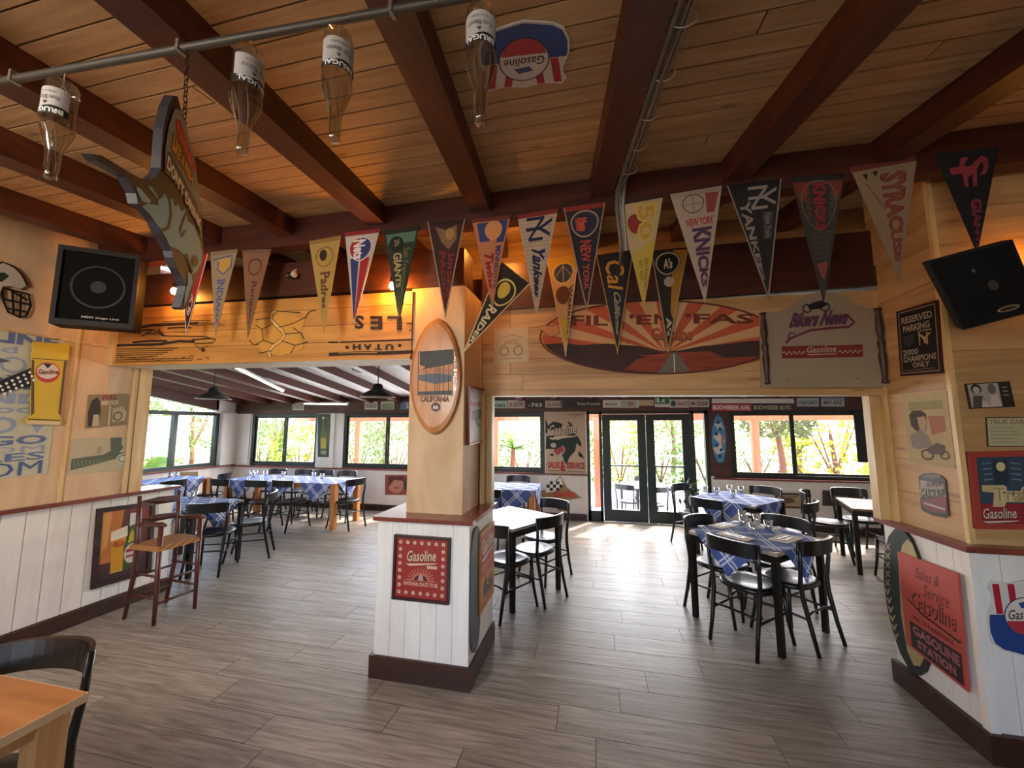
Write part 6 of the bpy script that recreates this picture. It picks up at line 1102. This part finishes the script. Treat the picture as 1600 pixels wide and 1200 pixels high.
def bush(name, label, cat, loc, rx, ry, h, m, n, leaf=.09, group=None, trunk=None):
    root = thing(name, label, cat, loc, 0, group); mb = MB(); R = random.Random(int(loc[0] * 100) + 7)
    for i in range(n):
        t = R.uniform(0, 6.283); s = R.uniform(.35, 1) ** .5; z = R.uniform(0, 1); k = math.sin(math.pi * (.12 + .83 * z)) ** .5
        c = Vector((loc[0] + rx * s * k * math.cos(t), loc[1] + ry * s * k * math.sin(t), loc[2] + (trunk or 0) + h * z)); d = Vector((R.gauss(0, 1), R.gauss(0, 1), R.gauss(.3, .8))).normalized(); e = d.cross(Vector((R.gauss(0, 1), R.gauss(0, 1), R.gauss(0, 1)))).normalized(); L_ = leaf * R.uniform(.6, 1.3)
        mb.add([c, c + d * L_ * .5 + e * L_ * .22, c + d * L_, c + d * L_ * .5 - e * L_ * .22], [(0, 1, 2, 3)])
    mb.build('foliage', m, root)
    st_ = MB()
    if trunk: st_.tube([loc, (loc[0] + .08, loc[1], loc[2] + trunk * .6), (loc[0] - .03, loc[1], loc[2] + trunk + h * .5)], [.10, .08, .04], 8)
    for k in range(5): a = k * 1.256; st_.tube([(loc[0], loc[1], loc[2] + (trunk or .0)), (loc[0] + rx * .4 * math.cos(a), loc[1] + ry * .4 * math.sin(a), loc[2] + (trunk or 0) + h * .6)], [.03, .012], 5)
    st_.build('stems', M_BARK, root); return root
for i, (px, Y, h, rx, m_, lab) in enumerate(((968, 13.2, 1.55, .95, M_L1, 'bright yellow-green hedge bush outside the left door leaf'), (1030, 13.6, 1.5, 1.1, M_L2, 'mid-green hedge bush outside the right door leaf'), (905, 13.6, 1.3, 1.1, M_L2, 'mid-green hedge bush outside the left side light'), (1100, 14, 1.4, 1.2, M_L2, 'mid-green hedge bush outside the surfboard panel'), (1180, 14, 1.5, 1.5, M_L3, 'olive hedge bush outside the left pane of the wide window'), (820, 13, 1.25, 1.5, M_L3, 'olive hedge bush outside the window beside the racing poster'), (740, 13, 1.4, 1.5, M_L2, 'mid-green hedge bush hidden behind the column'), (620, 12.6, 1.45, 1.3, M_L3, 'olive hedge bush outside the window next to the column'), (560, 12.4, 1.5, 1.2, M_L2, 'mid-green hedge bush outside the bottle poster'), (470, 11.6, 1.4, 1.2, M_L1, 'yellow-green bush outside the two-pane window'), (410, 11.2, 1.5, 1.1, M_L2, 'mid-green bush outside the white corner'))):
    q = at_y((px, 690), Y); bush('hedge_bush', lab, 'bush', (q.x, Y, TZ), rx, .6, h * 1.35, m_, 1500, .11)
for px, Y, h, rx, tr, m_, lab in ((600, 15.5, 2.6, 1.6, 1.2, M_L3, 'tall olive tree beyond the hedge next to the column'), (1050, 17, 2.6, 2.0, 1.5, M_L2, 'tall green tree beyond the hedge behind the door'), (1300, 11.6, 2.4, 1.4, .5, M_L1, 'yellow-green tree close outside the right pane of the wide window'), (1215, 10.7, 1.2, .9, 1.6, M_L3, 'reddish-trunked tree outside the middle of the wide window'), (430, 13.5, 2.4, 1.6, 1.1, M_L2, 'green tree beyond the two-pane window'), (300, 12.0, 2.4, 1.8, 1.0, M_L2, 'green tree beyond the corner of the end window')):
    q = at_y((px, 690), Y); bush('garden_tree', lab, 'tree', (q.x, Y, TZ), rx, rx * .8, h, m_, 1500, .15, trunk=tr)
for x_, y_, h, lab in ((-11.0, 3.6, 2.3, 'tall garden shrub beyond the half-wall end of the end window'), (-10.6, 5.4, 2.2, 'tall garden shrub beyond the middle of the end window'), (-10.8, 7.2, 2.4, 'tall garden shrub beyond the far corner of the end window')): bush('hedge_bush', lab, 'bush', (x_, y_, TZ), .9, 1.1, h, M_L2, 1700, .13)
def palm(loc, h, nf, fl_, label, m=M_L2):
    root = thing('fan_palm', label, 'palm', loc); MB().tube([loc, (loc[0] + .04, loc[1], loc[2] + h)], [.09, .07], 8).build('trunk', M_BARK, root); R = random.Random(int(loc[0] * 31))
    for k in range(nf):
        a = 2 * math.pi * k / nf + R.uniform(-.2, .2); el = R.uniform(.1, 1.2); top = Vector((loc[0] + .04, loc[1], loc[2] + h)); d = Vector((math.cos(a) * math.cos(el), math.sin(a) * math.cos(el), math.sin(el))); sd_ = d.cross(Vector((0, 0, 1))).normalized(); mb = MB()
        for i in range(9):
            t = i / 8; p = top + d * fl_ * t + Vector((0, 0, -.5 * fl_ * t * t * math.cos(el))); l = .34 * fl_ * (1 - .7 * t)
            for s in (-1, 1): q2 = p + (sd_ * s * .8 + d * .7).normalized() * l + Vector((0, 0, -.05)); w2 = d * .03; mb.add([p - w2, p + w2, q2], [(0, 1, 2)])
        mb.tube([top, top + d * fl_ * .5 + Vector((0, 0, -.12 * fl_ * math.cos(el))), top + d * fl_ + Vector((0, 0, -.5 * fl_ * math.cos(el)))], [.015, .01, .004], 4); mb.build('frond', m, root)
for px, Y, h, n, f_, lab, mm in ((800, 11.8, 1.2, 13, .9, 'small fan palm outside the window beside the racing poster', M_L2), (1245, 12.5, 1.3, 13, 1.1, 'fan palm outside the middle of the wide window', M_L1), (1340, 9.0, .5, 12, 1.0, 'low palm close outside the right end of the wide window', M_L1), (425, 9.6, .6, 13, 1.1, 'low spiky palm outside the two-pane window', M_L1)):
    q = at_y((px, 690), Y); palm((q.x, Y, TZ), h, n, f_, lab, mm)
for y_, x_, lab in ((5.0, -8.6, 'broad-leaved banana plant close outside the end window'), (6.0, -9.2, 'broad-leaved banana plant by the corner of the end window'), (4.2, -9.0, 'broad-leaved banana plant beyond the half-wall end of the end window')):
    root = thing('banana_plant', lab, 'plant', (x_, y_, TZ)); R = random.Random(int(y_ * 10))
    for k in range(8):
        a = k * .8; b0 = Vector((x_, y_, TZ)); d = Vector((math.cos(a) * .45, math.sin(a) * .45, 1)).normalized(); sd_ = Vector((-math.sin(a), math.cos(a), 0)); mb = MB(); V = []; F = []; L_ = R.uniform(1.6, 2.4)
        for i in range(9): t = i / 8; p = b0 + d * L_ * t + Vector((math.cos(a), math.sin(a), -.6)) * .35 * t ** 3; w2 = .015 if t < .35 else .14 * math.sin(math.pi * (t - .3) / .72); V += [p - sd_ * w2, p + sd_ * w2]
        F = [(2 * i, 2 * i + 1, 2 * i + 3, 2 * i + 2) for i in range(8)]; mb.add(V, F); mb.build('leaf', M_L1 if k % 2 else M_L2, root)
# terrace furniture and fence
for (x, y_, d, lab) in ((.62, 8.1, 60, 'black bentwood chair outside the right door leaf, facing the terrace table'), (1.05, 7.9, 110, 'black bentwood chair outside the side light, facing the terrace table'), (1.0, 9.0, 260, 'black bentwood chair beyond the terrace table')): o = chair(x, y_, d, lab, 'chairs on the terrace'); o.location.z = TZ
t = table('white round-cornered table on the terrace outside the door', 1.0, 8.5, 20, .8, .8, mat('cfccd0', .4), M_IRON, .04); t.location.z = TZ
t = table('white table on the terrace outside the window beside the racing poster', -1.5, 9.0, 0, 1.2, .8, mat('cfccd0', .4), M_IRON, .04); t.location.z = TZ
fe = thing('picket_fence', 'thin pale metal fence along the edge of the terrace', 'fence', (4, 12.3, TZ)); MB().box(1.8, 8.2, 12.28, 12.32, TZ + .98, TZ + 1.02).build('rail', G('b5b8bc', .4), fe); MB().box(1.8, 8.2, 12.28, 12.32, TZ + .1, TZ + .14).build('rail', G('b5b8bc', .4), fe)
for i in range(40): piece('picket', 1.8 + i * .16, 1.82 + i * .16, 12.29, 12.31, TZ, TZ + 1.1, G('b5b8bc', .4), fe)
root = thing('potted_plant', 'dark leafy potted plant standing inside the glass side light', 'plant', (1.38, 6.45, 0)); MB().lathe([(.09, 0), (.13, .26), (.12, .26), (.1, .2)], (1.38, 6.45, 0), 14).build('pot', G('3a2c26', .6), root); mb = MB(); R = random.Random(3)
for i in range(90):
    c = Vector((1.38 + R.gauss(0, .09), 6.45 + R.gauss(0, .09), .32 + R.uniform(0, .38))); d = Vector((R.gauss(0, 1), R.gauss(0, 1), R.gauss(.4, .6))).normalized(); e = d.cross(Vector((0, 0, 1))).normalized(); mb.add([c, c + d * .06 + e * .025, c + d * .13, c + d * .06 - e * .025], [(0, 1, 2, 3)])
mb.build('foliage', leaf_mat('leaf_dark', '1c2a18', '33452a'), root)
